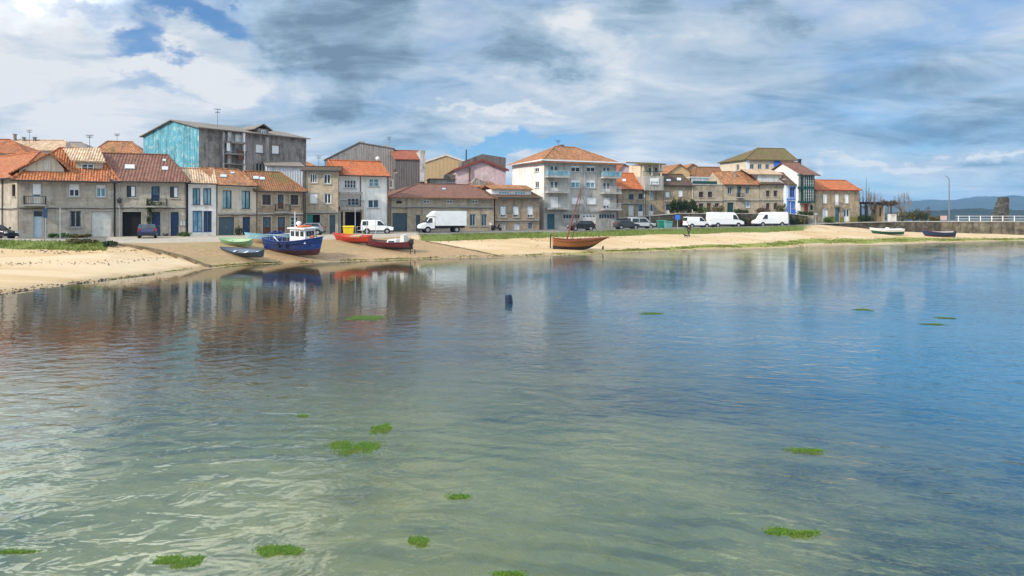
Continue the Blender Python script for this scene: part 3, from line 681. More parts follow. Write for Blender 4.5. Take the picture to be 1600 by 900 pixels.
# --- stone barn
h = House('stone_barn', 'long low tan stone barn with brown hipped roof behind the box truck', (611.5, 101, 772, 107.3), 2.03, 308, 19, 'stone_tan')
h.door(613.5, 333, 636, 364, mat='slate_door', style='ribs').win(619, 313.5, 628, 318, nx=2, frame='dark_wood', sill=None)
for x in (661.5, 697.5, 737.2): h.win(x, 312.5, x + 10.5, 318, nx=2, frame='offwhite', pane='glass', sill=None, t=.14)
h.door(650, 336, 656.5, 362, mat='slate_door').win(734, 334.5, 743, 353, nx=2, frame='grey_metal', pane='glass_blue', sill='stone_trim').win(752, 334.5, 761, 353, nx=2, frame='grey_metal', pane='glass_blue')
h.win(588, 337.5, 591, 344, side='left', frame='dark_wood', nx=1).win(600.5, 335.5, 605.5, 343.5, side='left', frame='brown_wood', nx=1)
h.win(580, 316.5, 583.5, 320, side='left', frame='dark_wood', nx=1, sill=None).win(594, 315.5, 598.5, 319, side='left', frame='dark_wood', nx=1, sill=None)
h.roof_side('tile_brown', (652, 289.5), (733, 290), 9.5, over=.5, gutter='tile_orange')
h.walls({'left': 'stone_tan'}).band(323, h=.18).cornice('offwhite', .14, .2).skylight(691, 294.5, 696.5, 297)

# --- small stone house with attic
h = House('attic_house', 'small brown stone house with a white glazed attic and shuttered white windows', (773.5, 107.6, 843, 110.6), 2.1, 308.5, 9, 'stone_brown')
for x in (782, 802, 824.3): h.win(x, 322.5, x + 8.4, 339.5, blind=.78, nx=2, frame='offwhite')
h.win(783, 348.5, 789.6, 358.5, nx=2, frame='offwhite', pane='glass_pale').door(803, 349, 812, 363, mat='white').win(825.3, 347.5, 832, 358, nx=2, frame='grey_metal', pane='glass_blue')
h.roof_side('tile_dark', (776, 300), (838, 300), 4.2, over=.45, gl=True, gr=True)
h.walls().band(344, h=.16).cornice().surrounds('stone_grey')
r = h.rect(h.front, 768, 296, 830, 309, 1.6); zt = h.loc(h.front, 800, 289, 4)[1]
MB().box((r[0], 1.6, r[1] - .5), (r[2], 6.5, r[3])).build('attic', 'white_wall', h.root)
MB().slab([Vector((r[0] - .2, 1.2, r[3] + .1)), Vector((r[2] + .2, 1.2, r[3] + .1)), Vector((r[2] + .2, 4.2, zt)), Vector((r[0] - .2, 4.2, zt)), Vector((r[2] + .2, 7, r[3])), Vector((r[0] - .2, 7, r[3]))], [(0, 1, 2, 3), (3, 2, 4, 5)], .14).build('attic_roof', 'tile_weathered', h.root)
for x0, x1 in ((779, 796), (804, 821)): window(h.root, Fr((0, 1.55, 0), (1, 0, 0), (0, -1, 0)), h.rect(h.front, x0, 299, x1, 304, 1.6), 'white', 'glass_teal', nx=4, rec=0, sill=None)

# --- apartment block
h = House('apartment_block', 'four storey stone clad apartment block with hipped tiled roof and stacked balconies', (850, 112, 963.5, 117.6), 2.15, 250.5, 13, 'apartment_stone', cat='apartment block')
cols = [(860, 872.5), (942.5, 953.5)]
for (y0, y1, k) in ((259, 276, {}), (283, 300.5, {}), (307.5, 325, {'blind': .75})):
    h.door(860, y0, 872.5, y1, mat='offwhite', glazed=True, ground=False) if not k else h.win(860, 307.5, 872.5, 325, blind=1, nx=2, sill=None)
    h.door(942.5, y0 + 2, 953.5, y1 + 1, mat='offwhite', glazed=True, ground=False) if not k else h.win(942.5, 309.5, 953.5, 326, blind=.7, nx=2, sill=None)
for x0, x1 in ((892.5, 906.5), (916.3, 930)):
    h.win(x0, 259, x1, 268.5, nx=2, nz=1, blind=.3).win(x0, 281, x1, 293.5, nx=2, pane='glass_teal', blind=.35).win(x0 + 1, 308.5, x1 + 1, 319, nx=2, blind=1)
h.door(855, 334.5, 866.5, 360, mat='teal', style='ribs', name='door').door(910.5, 333.5, 931, 358.6, mat='offwhite', style='garage', lights=True)
h.win(880, 334.5, 907, 342, nx=6, frame='grey_metal', pane='glass', sill=None).win(936, 334.5, 961, 342, nx=6, frame='grey_metal', pane='glass', sill=None)
h.win(835, 259, 842.3, 268.5, side='left', nx=2, blind=.4).win(836, 284, 842.3, 293.5, side='left', nx=2)
h.roof_side('tile_weathered', (867, 231), (898, 231), 6.5, over=.75, gutter=None)
h.walls({'left': 'white_wall'})
m = MB(); L_, D_ = h.L, 13
for lo, hi in (((-.75, -.75, h.he - .1), (L_ + .75, -.56, h.he + .12)), ((-.75, -.55, h.he - .1), (-.56, D_ + .75, h.he + .12)), ((L_ + .56, -.55, h.he - .1), (L_ + .75, D_ + .75, h.he + .12))): m.box(lo, hi)
m.build('fascia', 'white', h.root)
for x0, x1 in ((851.5, 886), (938.5, 966)):
    for yb, yt in ((278, 267), (302, 291), (327.5, 317)):
        dy = 0 if x0 < 900 else 1.3
        h.balcony(x0, yt + dy, x1, yb + dy, 1.15, slab='apartment_stone', rail='grey_metal', style='glass_teal' if yb < 300 else 'bars', th=.28)
a, b = h.loc(h.front, 886, 300)[0], h.loc(h.front, 938, 300)[0]; zb_ = h.loc(h.front, 912, 329)[1]
for px in (851.5, 910, 933.5): pass
MB().fbox(h.front, 0, h.L, -.12, -.002, zb_ - .2, zb_ + .1).build('stone_band', 'concrete_pale', h.root)
h.pipe(912.5, 'grey_metal', y0=328, r=.05) if False else None
x = h.loc(h.front, 912.5, 300)[0]; MB().tube([(x, -.14, zb_), (x, -.14, h.he)], .06, 6).build('downpipe', 'grey_metal', h.root)
for px, py in ((876, 321), (953, 321)):
    r = h.rect(h.front, px - 2.5, py - 2.5, px + 2.5, py + 2.5); MB().fbox(h.front, r[0], r[2], -.35, -.003, r[1], r[3]).build('air_conditioner', 'grey_metal', h.root)
h.chimney(875.5, 226, 881, 234, 6.2, 'concrete_pale', 'tile_weathered')
apartment = h
# ------------------------------------------------------------------ houses on the terrace to the right
h = House('orange_roof_house', 'two storey stone house with orange tiled roof right against the apartment block', (966, 123.6, 1008, 125.4), 4.3, 294.5, 8, 'stone_rough')
h.win(982, 303.5, 990, 312, frame='dark_wood', nx=2, pane='glass_blue').win(997.6, 302.5, 1004.5, 311, frame='dark_green', nx=2)
h.door(982, 320.5, 991, 337, mat='offwhite').door(997, 319.5, 1005.5, 338, mat='white', glazed=True)
h.roof_side('tile_bright', (966, 272), (1001, 272.5), 4, over=.35, gl=True)
h.walls().band(317.5, h=.16).surrounds('stone_grey', .14).skylight(972.5, 280, 978, 284).pipe(1007, 'offwhite')

h = House('tower_house', 'slim tall house with a projecting grey upper box and a mossy roofed loggia on top', (1009, 125.4, 1036.5, 126.4), 4.4, 298, 8, 'stone_rough')
h.win(1015, 300, 1020.5, 311, frame='pale_blue', nx=1, pane='glass_teal').door(1013.5, 319.5, 1021.5, 336.5, mat='white', glazed=True)
h.roof_flat('concrete_pale', .05, .1); h.walls()
f = h.front; r = h.rect(f, 1008, 275, 1037, 297.5, -.9)
MB().box((r[0], -.9, r[1]), (r[2], 5, r[3])).build('upper_storey', 'concrete_pale', h.root)
window(h.root, Fr((0, -.95, 0), (1, 0, 0), (0, -1, 0)), h.rect(f, 1016, 278.5, 1029, 288, -.9), 'white', 'glass_pale', nx=3, blind=.55, rec=0)
r2 = h.rect(f, 1003, 256, 1032, 275, .6)
MB().box((r2[0], 1.2, r[3]), (r2[2], 6, r2[3])).build('loggia_wall', 'cream_wall', h.root)
m = MB(); 
for x in (r2[0], (r2[0] * .55 + r2[2] * .45), r2[2] - .25): m.box((x, .1, r[3]), (x + .25, .35, r2[3]))
m.build('loggia_post', 'cream_wall', h.root)
m = MB(); m.box((r2[0], .05, r[3] + .85), (r2[2], .15, r[3] + .95)); [m.box((r2[0] + i * .3, .08, r[3]), (r2[0] + i * .3 + .05, .13, r[3] + .9)) for i in range(int((r2[2] - r2[0]) / .3))]
m.build('railing', 'dark_green', h.root)
for x0, x1 in ((1012.5, 1018), (1022, 1028)): window(h.root, Fr((0, 1.15, 0), (1, 0, 0), (0, -1, 0)), h.rect(f, x0, 261, x1, 270, 1.2), 'white', 'glass_blue', nx=1, rec=0, sill=None)
MB().slab([Vector((r2[0] - .5, -.6, r2[3])), Vector((r2[2] + .5, -.6, r2[3])), Vector((r2[2] + .5, 6.3, r2[3] + .75)), Vector((r2[0] - .5, 6.3, r2[3] + .75))], [(0, 1, 2, 3)], .22).build('loggia_roof', 'tile_green', h.root)

h = House('dark_roof_house', 'stone house with dark brown roof and two skylights beside the dark tree', (1037, 126.4, 1082, 128), 4.6, 289, 8, 'stone_rough')
h.win(1040, 300, 1046.5, 308, frame='white', blind=1, nx=1).win(1060, 297, 1066.5, 307, frame='white', blind=1, nx=1).door(1040, 318.5, 1047.6, 335, mat='white', glazed=True).win(1067, 318, 1073, 327, frame='dark_wood')
h.roof_side('tile_dark', (1037, 274), (1079, 274), 4, over=.35, gl=True, gr=True)
h.walls().band(314.5, h=.14).surrounds('stone_grey', .14).skylight(1041, 280.5, 1048, 283.5).skylight(1057.5, 278.5, 1064, 282.5).pipe(1081.5, 'offwhite')

h = House('roof_terrace_house', 'stone house with red brown window frames and a dark green railed roof terrace', (1083, 128, 1129.5, 129.6), 4.6, 289, 8, 'stone_tan')
h.win(1092, 299.5, 1099, 308.5, frame='brown_wood', nx=2).win(1106, 299.5, 1113, 308.5, frame='brown_wood', nx=2).win(1092, 318, 1099, 328, frame='brown_wood', nx=2).win(1117, 317.5, 1123, 323, frame='brown_wood', nx=2)
h.door(1104.6, 317.5, 1111, 332.5, mat='brown_wood')
h.roof_flat('concrete_pale', .1, .2); h.walls().surrounds('stone_grey', .14).band(313.5, h=.14)
m = MB().fbox(h.front, .05, h.L * .82, .1, .25, h.he + .2, h.he + .75).build('parapet', 'dark_green', h.root)
MB().fbox(h.front, .6, h.L * .72, 1.8, 1.9, h.he + .2, h.he + 1.5).build('terrace_glazing', 'glass_pale', h.root)
MB().fbox(h.front, .5, h.L * .74, 1.7, 3.6, h.he + 1.5, h.he + 1.66).build('terrace_canopy', 'offwhite', h.root)

h = House('long_stone_house', 'long tan stone house with patchy orange roof and small dark iron balcony', (1130, 129.6, 1187, 131), 4.6, 287.5, 8, 'stone_tan')
h.win(1137, 292, 1143.6, 303, frame='grey_metal', nx=2).win(1165, 292, 1171, 303, frame='grey_metal', nx=2).door(1152, 291.5, 1158, 308, mat='dark_green', glazed=True, ground=False)
h.door(1136.6, 316.5, 1146, 332, mat='dark_green').win(1164, 314.5, 1172, 324.5, frame='white', nx=3, pane='glass_teal')
h.roof_side('tile_weathered', (1122, 269.5), (1176, 270), 4.2, over=.4, gl=True, sov=.02)
h.walls().balcony(1150, 302, 1160, 309.5, .8).band(312.5, h=.16).surrounds('stone_grey', .15)
h.chimney(1146.5, 268, 1149.5, 281, 2.0, 'stone_brown')

h = House('white_attic_house', 'tan stone house with a blank white attic on its roof left of the blue house', (1187.5, 131, 1228, 132.3), 4.6, 287.5, 8, 'stone_tan')
for x in (1197, 1209): h.win(x, 298, x + 5.5, 307, frame='brown_wood', nx=2).win(x, 317.5, x + 5.5, 327, frame='brown_wood', nx=2)
h.roof_side('tile_dark', (1189, 281), (1226, 281), 3, over=.35, gl=True, gr=True); h.walls().band(312.5, h=.14).surrounds('stone_grey', .14)
r = h.rect(h.front, 1184, 272, 1221, 287, .9); MB().box((r[0], .9, r[1]), (r[2], 6, r[3])).build('attic', 'grey_white_wall', h.root)
zt = h.loc(h.front, 1195, 264.5, 4)[1]
MB().slab([Vector((r[0] - 2.0, .5, r[3])), Vector((r[2] + .2, .5, r[3])), Vector((r[2] - .4, 4, zt)), Vector((r[0] - 1.6, 4, zt)), Vector((r[2] + .2, 7, r[3])), Vector((r[0] - 2.0, 7, r[3]))], [(0, 1, 2, 3), (3, 2, 4, 5)], .15).build('attic_roof', 'tile_pale', h.root)

h = House('blue_house', 'tiny pale house with bright blue window frames and blue base beside the green glazed gallery', (1228.8, 131.2, 1250, 131.8), 4.55, 288, 7, 'blue_pale_wall')
h.win(1234.5, 292.5, 1242, 307.5, frame='blue_bright', nx=2, nz=2, sill='blue_bright').win(1237, 315.5, 1243, 326, frame='blue_bright', pane='glass_teal', nx=2).door(1231, 315, 1235.5, 333, mat='blue_bright')
h.roof_side('tile_dark', (1222, 271.5), (1246, 272), 3.6, over=.35, gl=True, gr=True); h.walls().surrounds('blue_bright', .14).cornice('white')
h.band(311, 'blue_bright', .22).plinth('blue_bright', 1.15, .06)

h = House('gallery_house', 'tall house with a dark green glazed gallery and white gable wall', (1250.8, 130.2, 1273, 131), 4.2, 270.5, 10.5, 'stone_tan')
h.door(1256.7, 318.5, 1262.3, 334.5, mat='red_paint').win(1266, 320, 1270, 328, frame='dark_green')
h.roof_side('tile_brown', (1222, 255), (1262, 255.5), 5.2, over=1.2, gl=True, gr=True, sov=.35)
h.walls({'left': 'white_wall'})
f = h.front; r = h.rect(f, 1251, 272, 1272.8, 317, -.9); g = MB()
fr = Fr((0, -.9, 0), (1, 0, 0), (0, -1, 0)); a, b, c, d = r; d = min(d, h.he - .1)
g.box((a, -.9, b), (c, -.02, b + .35)); g.box((a, -.9, d - .3), (c, -.02, d))
for z in (b + (d - b) * .48,): g.box((a, -.9, z), (c, -.02, z + .5))
k = 6
for i in range(k + 1): x = a + (c - a - .14) * i / k; g.box((x, -.9, b + .35), (x + .14, -.75, d - .3))
for y in (-.5,):
    for x in (a, c - .14): g.box((x, -.45, b + .35), (x + .14, -.3, d - .3))
g.build('gallery_frame', 'dark_green', h.root)
for i in range(1, k): 
    for z0, z1 in ((b + .36, b + (d - b) * .48), (b + (d - b) * .48 + .5, d - .31)):
        x0, x1 = a + (c - a - .14) * i / k + .145, a + (c - a - .14) * (i + 1) / k - .005
        o = MB().box((x0, -.82, z0), (x1, -.80, z1)).build('gallery_pane', 'glass_blue', h.root); m = MB()
        for q in (.28, .52, .76): m.box((x0, -.86, z0 + (z1 - z0) * q), (x1, -.83, z0 + (z1 - z0) * q + .05))
        m.box(((x0 + x1) / 2 - .03, -.862, z0), ((x0 + x1) / 2 + .03, -.828, z1)); m.build('glazing_bars', 'offwhite', o)
MB().box((a, -.7, h.he - .02 if False else b + .36), (c, -.05, b + .37)).build('gallery_floor', 'dark_green', h.root)
h.chimney(1248.8, 248.5, 1252, 258, 5.0, 'dark_metal', 'dark_metal')

h = House('end_house', 'stone house at the end of the row with bright orange hipped roof and olive base', (1273.5, 131.5, 1343, 134.5), 3.2, 296, 9, 'stone_rough')
for x in (1286, 1304.5, 1320): h.win(x, 303.5, x + 6.2, 318 if x != 1304.5 else 321, frame='white', blind=.97, nx=1, sill='stone_grey')
h.door(1285, 326.5, 1294, 344, mat='white').door(1305, 324.5, 1312, 344, mat='teal', glazed=True).door(1318.5, 326.5, 1327.4, 345, mat='white', glazed=True)
h.roof_side('tile_bright', (1255, 282.5), (1321, 283), 4.5, over=.35, gl=True, sov=.1, gutter='red_paint')
h.walls().surrounds('stone_grey', .15).balcony(1302, 317, 1314.5, 322.5, .6)
x, segs, m = h.loc(h.front, 1295.5, 340)[0], [], MB(); zz = h.loc(h.front, 1320, 338.5)[1]
for a_, b_, c_, d_ in sorted(h.ops['front']):
    if b_ < .8 and c_ > x:
        if a_ - x > .1: MB().fbox(h.front, x, a_, -.05, -.002, -.4, zz).build('painted_base', 'olive_paint', h.root)
        x = max(x, c_)
MB().fbox(h.front, x, h.L, -.05, -.002, -.4, zz).build('painted_base', 'olive_paint', h.root)

# ------------------------------------------------------------------ buildings further back
h = House('gabled_block', 'big old building with peeling turquoise blue gable and bare concrete flank', (224, 103.7, 311, 93), 3.0, 213.5, 17, 'blue_wall', cat='building')
# its own flank runs away to the right
hr = h.loc(h.front, 311, 199)[1]
rt = h.right
for x0, y0, x1, y1, k in ((349, 232, 353, 244, {}), (360, 226, 365, 237, {}), (382, 226, 386, 236, {}), (400, 226, 411.5, 238.5, {'blind': 1}), (425, 227.5, 436, 240, {'blind': 1}), (400, 255, 410.5, 268, {'nx': 2}), (349, 256, 354, 268, {}), (361, 256, 366, 268, {}), (381, 256, 385, 268, {}), (349, 208, 353, 220, {}), (361, 210, 366, 221, {})):
    h.win(x0, y0, x1, y1, side='right', **{'frame': 'offwhite', 'sill': 'concrete', **k})
h.roof_front('fibre_roof', (270.5, 188.5), (311, 199.5), over=.4, sov=.55)
h.walls({'right': 'concrete'})
P = lambda px, py, dd=0: (lambda q: Vector((h.L + dd, q[0], q[1])))(h.loc(Fr((h.L + dd, 0, 0), (0, 1, 0), (1, 0, 0)), px, py))
def flank_panel(x0, x1, y0, y1, mat, name, dd=.06):
    a, b = P(x0, (y0 + y1) / 2), P(x1, (y0 + y1) / 2); zt, zb = P((x0 + x1) / 2, y0).z, P((x0 + x1) / 2, y1).z
    MB().box((h.L + .003, a.y, zb), (h.L + dd, b.y, zt)).build(name, mat, h.root)
flank_panel(354.5, 359.5, 206, 270, 'concrete_white', 'wall_panel', .35); flank_panel(366.5, 377, 210, 232, 'concrete_white', 'wall_panel', .10); flank_panel(346.5, 348.5, 206, 270, 'concrete_white', 'wall_panel', .4)
flank_panel(378, 380.5, 208, 268, 'white', 'wall_panel', .45); flank_panel(413, 417, 215, 268, 'concrete_pale', 'pilaster', .5)
for y0, y1 in ((222, 225), (240, 242.5), (256, 258)):
    a, b = P(349, y0), P(377, y0); MB().box((h.L + .004, a.y, P(363, y1).z), (h.L + 1.0, b.y, P(363, y0).z)).build('balcony', 'concrete', h.root)
for x0, x1, y0, y1, mt in ((366.5, 376, 236, 250, 'brown_wood'), (349, 354, 224, 236, 'white')):
    a, b = P(x0, y0), P(x1, y0); MB().box((h.L + .9, a.y, P(x0, y1).z), (h.L + .97, b.y, P(x0, y0).z)).build('balcony_panel', mt, h.root)
a, b = P(405, 212), P(421, 212); zb, zt = P(413, 214).z - 1.6, P(413, 201).z
dm = MB().box((h.L - 4, a.y, zb), (h.L - .35, b.y, zt)).build('dormer', 'concrete', h.roof)
window(h.root, Fr((h.L - .30, a.y, 0), (0, 1, 0), (1, 0, 0)), (.5, zb + 1.2, (b.y - a.y) - .5, zt - .25), 'white', 'glass_blue', nx=2, rec=0, sill=None)
mid = (a.y + b.y) / 2
MB().slab([Vector((h.L - .1, a.y - .6, zt - .05)), Vector((h.L - .1, mid, zt + .75)), Vector((h.L - 4.5, mid, zt + .75)), Vector((h.L - 4.5, a.y - .6, zt - .05)), Vector((h.L - .1, b.y + .6, zt - .05)), Vector((h.L - 4.5, b.y + .6, zt - .05))], [(0, 1, 2, 3), (1, 4, 5, 2)][::1], .14).build('dormer_roof', 'fibre_roof', h.roof)

h = House('annexe', 'pale blue ribbed annexe wall rising behind the brown stone house', (416.5, 96, 474, 98), 2.5, 259, 10, 'pale_blue_wall', cat='building')
h.roof_side('fibre_roof', (410, 252.5), (480, 254), 6, over=.2, gl=True, gr=True, gutter=None, th=.12); h.walls()
h = House('hidden_house', 'house whose shallow weathered roof just shows behind the three storey house', (449, 116, 495, 117), 3, 262, 10, 'offwhite_x' if False else 'grey_white_wall')
h.roof_side('tile_weathered', (449, 253.5), (480, 256), 5, over=.3, gutter=None); h.walls()

h = House('warehouse', 'wide grey ribbed gable of a warehouse standing behind the bright orange roof', (507, 122, 616, 124), 3, 250, 18, 'ribbed_grey', cat='building')
h.roof_front('fibre_roof', (561, 223), (616, 232.5), over=.15, sov=.15); h.walls()
r = h.rect(h.front, 561, 220.5, 570, 229); MB().box((r[0], .3, r[1] - 1), (r[2], 1.3, r[3])).build('chimney', 'concrete_pale', h.roof)
r = h.rect(h.front, 600, 226, 609, 231); MB().box((r[0], .3, r[1] - 1), (r[2], 1.2, r[3])).build('chimney', 'concrete_pale', h.roof)
h = House('concrete_house', 'dark grey panelled house with red roof and a white end strip right of the warehouse', (617, 119, 664, 120.5), 3, 249, 12, 'ribbed_dark', cat='building')
h.roof_side('tile_red', (614, 235), (664, 239), 6, over=.15, gl=True, gr=True, gutter=None); h.walls()
r = h.rect(h.front, 656, 235, 664, 284); MB().box((r[0], -.25, r[1]), (r[2], 7.2, r[3])).build('end_wall', 'concrete_white', h.root)
h = House('tan_warehouse', 'plain tan gable of a far building between the dark house and the pink house', (664.5, 149, 727, 151), 3, 252, 20, 'tan_ribbed', cat='building')
h.roof_front('fibre_roof', (697, 241.5), (727, 252), over=.1, sov=.2, trim='offwhite'); h.walls()
h = House('yard_shed', 'low grey concrete shed with dark upper windows below the tan gable', (672, 128, 712, 129), 3, 280, 6, 'concrete_pale', cat='shed')
h.win(697, 273.5 + 9, 710.5, 285, nx=4, frame='grey_metal').roof_flat('fibre_roof', .2, .15); h.walls()
r = h.rect(h.front, 696.5, 272.5, 712, 281); MB().box((r[0], .1, r[1]), (r[2], 4, r[3])).build('upper_room', 'ribbed_dark', h.root)
h = House('pink_house', 'mottled pink gable house with a dark ribbed parapet above its red verge', (712, 135, 790.5, 137), 3, 264.5, 14, 'pink_wall')
h.roof_front('tile_red', (752.5, 249.5), (790.5, 264.5), over=.5, sov=.55, trim='verge_red'); h.walls()
q = lambda px, py: (lambda s_: Vector((s_[0], .6, s_[1])))(h.loc(h.front, px, py, .6))
MB().prism([q(720, 262), q(790, 262), q(790.5, 246.5), q(753.5, 240.5), q(722, 252.5)], (0, 5, 0)).build('parapet', 'ribbed_dark', h.root)
r = h.rect(h.front, 727.3, 234, 729, 252); MB().tube([((r[0] + r[2]) / 2, -.3, r[1]), ((r[0] + r[2]) / 2, -.3, r[3])], .13, 7).build('flue_pipe', 'dark_metal', h.root)
r = h.rect(h.front, 732, 262, 735.5, 285); MB().tube([((r[0] + r[2]) / 2, -.3, r[1]), ((r[0] + r[2]) / 2, -.3, r[3])], .15, 7).build('flue_pipe', 'brown_wood', h.root)
h = House('low_roof_house', 'low house with weathered orange hipped roof tucked between the barn and the pink house', (727, 122, 773, 123), 3, 292, 8, 'stone_grey')
h.roof_side('tile_weathered', (740, 284.5), (768, 287), 4, over=.3, gutter=None); h.walls()
r = h.rect(h.front, 737.5, 278, 764, 291, 1); m = MB(); ax = (r[0] + r[2]) / 2 - .8
m.prism([Vector((r[0], 1, r[1])), Vector((r[2], 1, r[1])), Vector((r[2], 1, r[1] + .5)), Vector((ax, 1, r[3])), Vector((r[0], 1, r[1] + .7))], (0, 4, 0)); m.build('dormer', 'concrete', h.root)
h.chimney(764, 284, 767, 293, 1.5, 'stone_brown')
h = House('roof_sliver_house', 'sliver of a dark red roofed house visible left of the apartment block', (806, 128, 822, 128.5), 3, 291, 8, 'grey_white_wall')
h.roof_side('tile_red', (816, 283), (824, 283), 4, over=.2, gutter=None); h.walls()
h = House('pink_gable_house', 'small pinkish gable house peeping over the orange roof beside the apartment block', (963, 139, 998, 140), 4, 271.5, 8, 'pink_wall')
h.roof_front('tile_red', (974.5, 256.5), (998, 270), over=.3, sov=.2); h.walls()
h = House('beige_gable_house', 'beige gable house with one brown window behind the dark roofed house', (1043, 138, 1078, 139), 5, 271, 10, 'tan_wall')
h.win(1056.5, 264, 1063.5, 273, frame='brown_wood', nx=2)
h.roof_front('tile_weathered', (1062, 257), (1078, 268), over=.3, sov=.3); h.walls()
h = House('brown_gable_house', 'beige house with a broad brown roof slope left of the beige gable', (1033, 142, 1056, 142.5), 5, 268, 8, 'cream_wall')
h.roof_side('fibre_roof', (1034, 259), (1062, 256.5), 6, over=.2, gl=True, gr=True, gutter=None); h.walls()
h = House('rough_roof_house', 'stone house with sagging rough brown roofs behind the roof terrace', (1086, 138, 1128, 139), 5, 276, 10, 'stone_dark')
h.roof_side('tile_mossy', (1088, 262), (1124, 263), 4, over=.3, gutter=None); h.walls()
h = House('reddish_roof_house', 'reddish tiled roof end of a house between the beige gable and the rough brown roofs', (1070, 143, 1096, 143.6), 5, 266, 9, 'stone_tan')
h.roof_front('tile_weathered', (1082, 256.5), (1096, 264), over=.3, sov=.3); h.walls()
h = House('moss_roof_house', 'large cream house with mossy green hipped roof standing high above the row', (1165.5, 150, 1241, 152), 5, 248.5, 12, 'cream_wall')
for x in (1172, 1184, 1196): h.win(x, 256.5, x + 6, 264, frame='grey_metal', nx=2, pane='glass_blue')
h.win(1150, 257, 1155, 266, side='left', frame='offwhite', nx=2)
h.roof_side('tile_green', (1183, 233), (1225, 233), 6, over=.5, gutter=None); h.walls({'left': 'cream_wall'})
r = h.rect(h.front, 1209, 251, 1219, 268); m = MB().fbox(h.front, r[0], r[2], -.12, -.003, r[1], r[3]); m.build('blue_cladding', 'blue_bright', h.root)
r = h.rect(h.front, 1165.5, 250, 1171, 268); MB().fbox(h.front, r[0], r[2], -.10, -.003, r[1], r[3]).build('white_cladding', 'white', h.root)
# far left roofs
h = House('tiled_roof_house', 'house with faded orange roof behind the far left end of the row', (-20, 98, 37, 99), 3, 238, 10, 'offwhite' if False else 'grey_white_wall')
h.win(6, 243, 20, 250, nx=2, frame='dark_wood').roof_side('tile_orange', (-30, 219), (16, 220), 5, over=.5, gutter=None); h.walls()
h = House('long_roof_house', 'low white house under a long weathered tan roof left of the blue gable', (22, 112, 108, 113), 3, 234, 10, 'white_wall')
h.roof_side('tile_pale', (10, 219.5), (101, 222), 5, over=.4, gutter=None); h.walls()
for px in (22, 36, 53): h.chimney(px - 1.3, 209 if px == 22 else 214, px + 1.3, 223, 4.5, 'concrete', 'concrete')
h = House('grey_roof_house', 'dark grey shallow roof showing behind the long tan roof', (85, 122, 135, 123), 3, 231, 8, 'concrete')
h.roof_side('fibre_roof', (76, 221), (128, 226), 5, over=.3, gutter=None); h.walls()
h = House('white_gable_house', 'small white house with orange roof just left of the blue gable', (146, 110, 224, 112), 3, 240, 10, 'white_wall')
h.win(171, 232.5 + 9, 179, 246, frame='dark_wood').roof_side('tile_weathered', (168, 222), (207, 223.5), 5, over=.4, gutter=None); h.walls()
# ------------------------------------------------------------------ ground, water, sky
def setattr_col(me, name, arr):
    a = me.color_attributes.new(name, 'FLOAT_COLOR', 'POINT'); a.data.foreach_set('color', np.asarray(arr, np.float32).ravel())
cols = np.concatenate([np.linspace(-2200, -150, 30), np.arange(-140, 1740, 5.0), np.linspace(1750, 3800, 30)])
rows = np.concatenate([np.linspace(1.5, 30, 90), np.linspace(30.3, 140, 300), np.linspace(141, 330, 30), np.array([400, 600, 1000, 2000, 3500, 5500])])
CXs, RY = np.meshgrid(cols, rows); GX = np.clip((CXs - CX) / F * RY, -6000, 6000); GY = RY
gzv, gpx, gg, gf, gslip = land(GX, GY, True)
rs = np.random.RandomState(3)
def wob(x, y, s, seed):
    a = 0
    for i in range(5):
        k = rs.RandomState if False else None
        r_ = np.random.RandomState(seed * 17 + i); th = r_.uniform(0, 6.28); fr_ = s * (1.6 ** i); a = a + np.sin((x * math.cos(th) + y * math.sin(th)) * fr_ + r_.uniform(0, 6.28) + 1.3 * np.sin(x * fr_ * .37 + i)) / (1.35 ** i)
    return a
onland = (gf > 0) & (gf < 1) & (GY < 140)
gzv = gzv + np.where(onland & ~gslip, .025 * wob(GX, GY, .5, 2), 0) + np.where(GY < gg['Ys'], .03 * wob(GX, GY, .35, 4), 0)
nr, nc = GX.shape
me = bpy.data.meshes.new('ground'); idx = np.arange(nr * nc).reshape(nr, nc)
fc = np.stack([idx[:-1, :-1], idx[:-1, 1:], idx[1:, 1:], idx[1:, :-1]], -1).reshape(-1, 4)
me.from_pydata(np.stack([GX, GY, gzv], -1).reshape(-1, 3).tolist(), [], fc.tolist())
w1 = wob(GX, GY, .22, 6) * .12; w2 = wob(GX * .5, GY * 2, .5, 8) * .1
road = np.clip((GY - gg['Ye']) / .4, 0, 1)
grass = np.where((gpx < 168) | (gpx > 655), np.clip((GY - gg['Yg'] + 1.2 + w2 * 3) / 1.0, 0, 1) * (1 - np.clip((GY - gg['Ye'] - .2) / .3, 0, 1)), 0) * np.interp(gpx, [1230, 1290], [1, 0])
alg = np.interp(gpx, [-200, 300, 500, 800, 900, 1100, 1250], [.1, .25, .15, .3, .55, .95, 1.0])
band = np.clip(1 - np.abs(gf - np.interp(gpx, [300, 700, 1000, 1250], [.04, .05, .16, .3]) - w1 * .25) / np.interp(gpx, [300, 700, 1000, 1250], [.05, .06, .10, .2]), 0, 1)
algae = np.where(gf > 0, np.clip(band * 1.6, 0, 1) * alg, 0) * (GY < 140)
wet = np.where(gf > 0, np.clip(1 - (gf - .02) / .18 + w1, 0, 1), 1)
ol = np.ones_like(gpx)
setattr_col(me, 'mask_a', np.stack([gslip * np.clip(gf * 8, 0, 1) + 0.0, algae, wet, ol], -1))
plaza = ((gpx > 165) & (gpx < 655)).astype(float)
setattr_col(me, 'mask_b', np.stack([road, grass, plaza, ol], -1))
me.polygons.foreach_set('use_smooth', [True] * len(me.polygons))

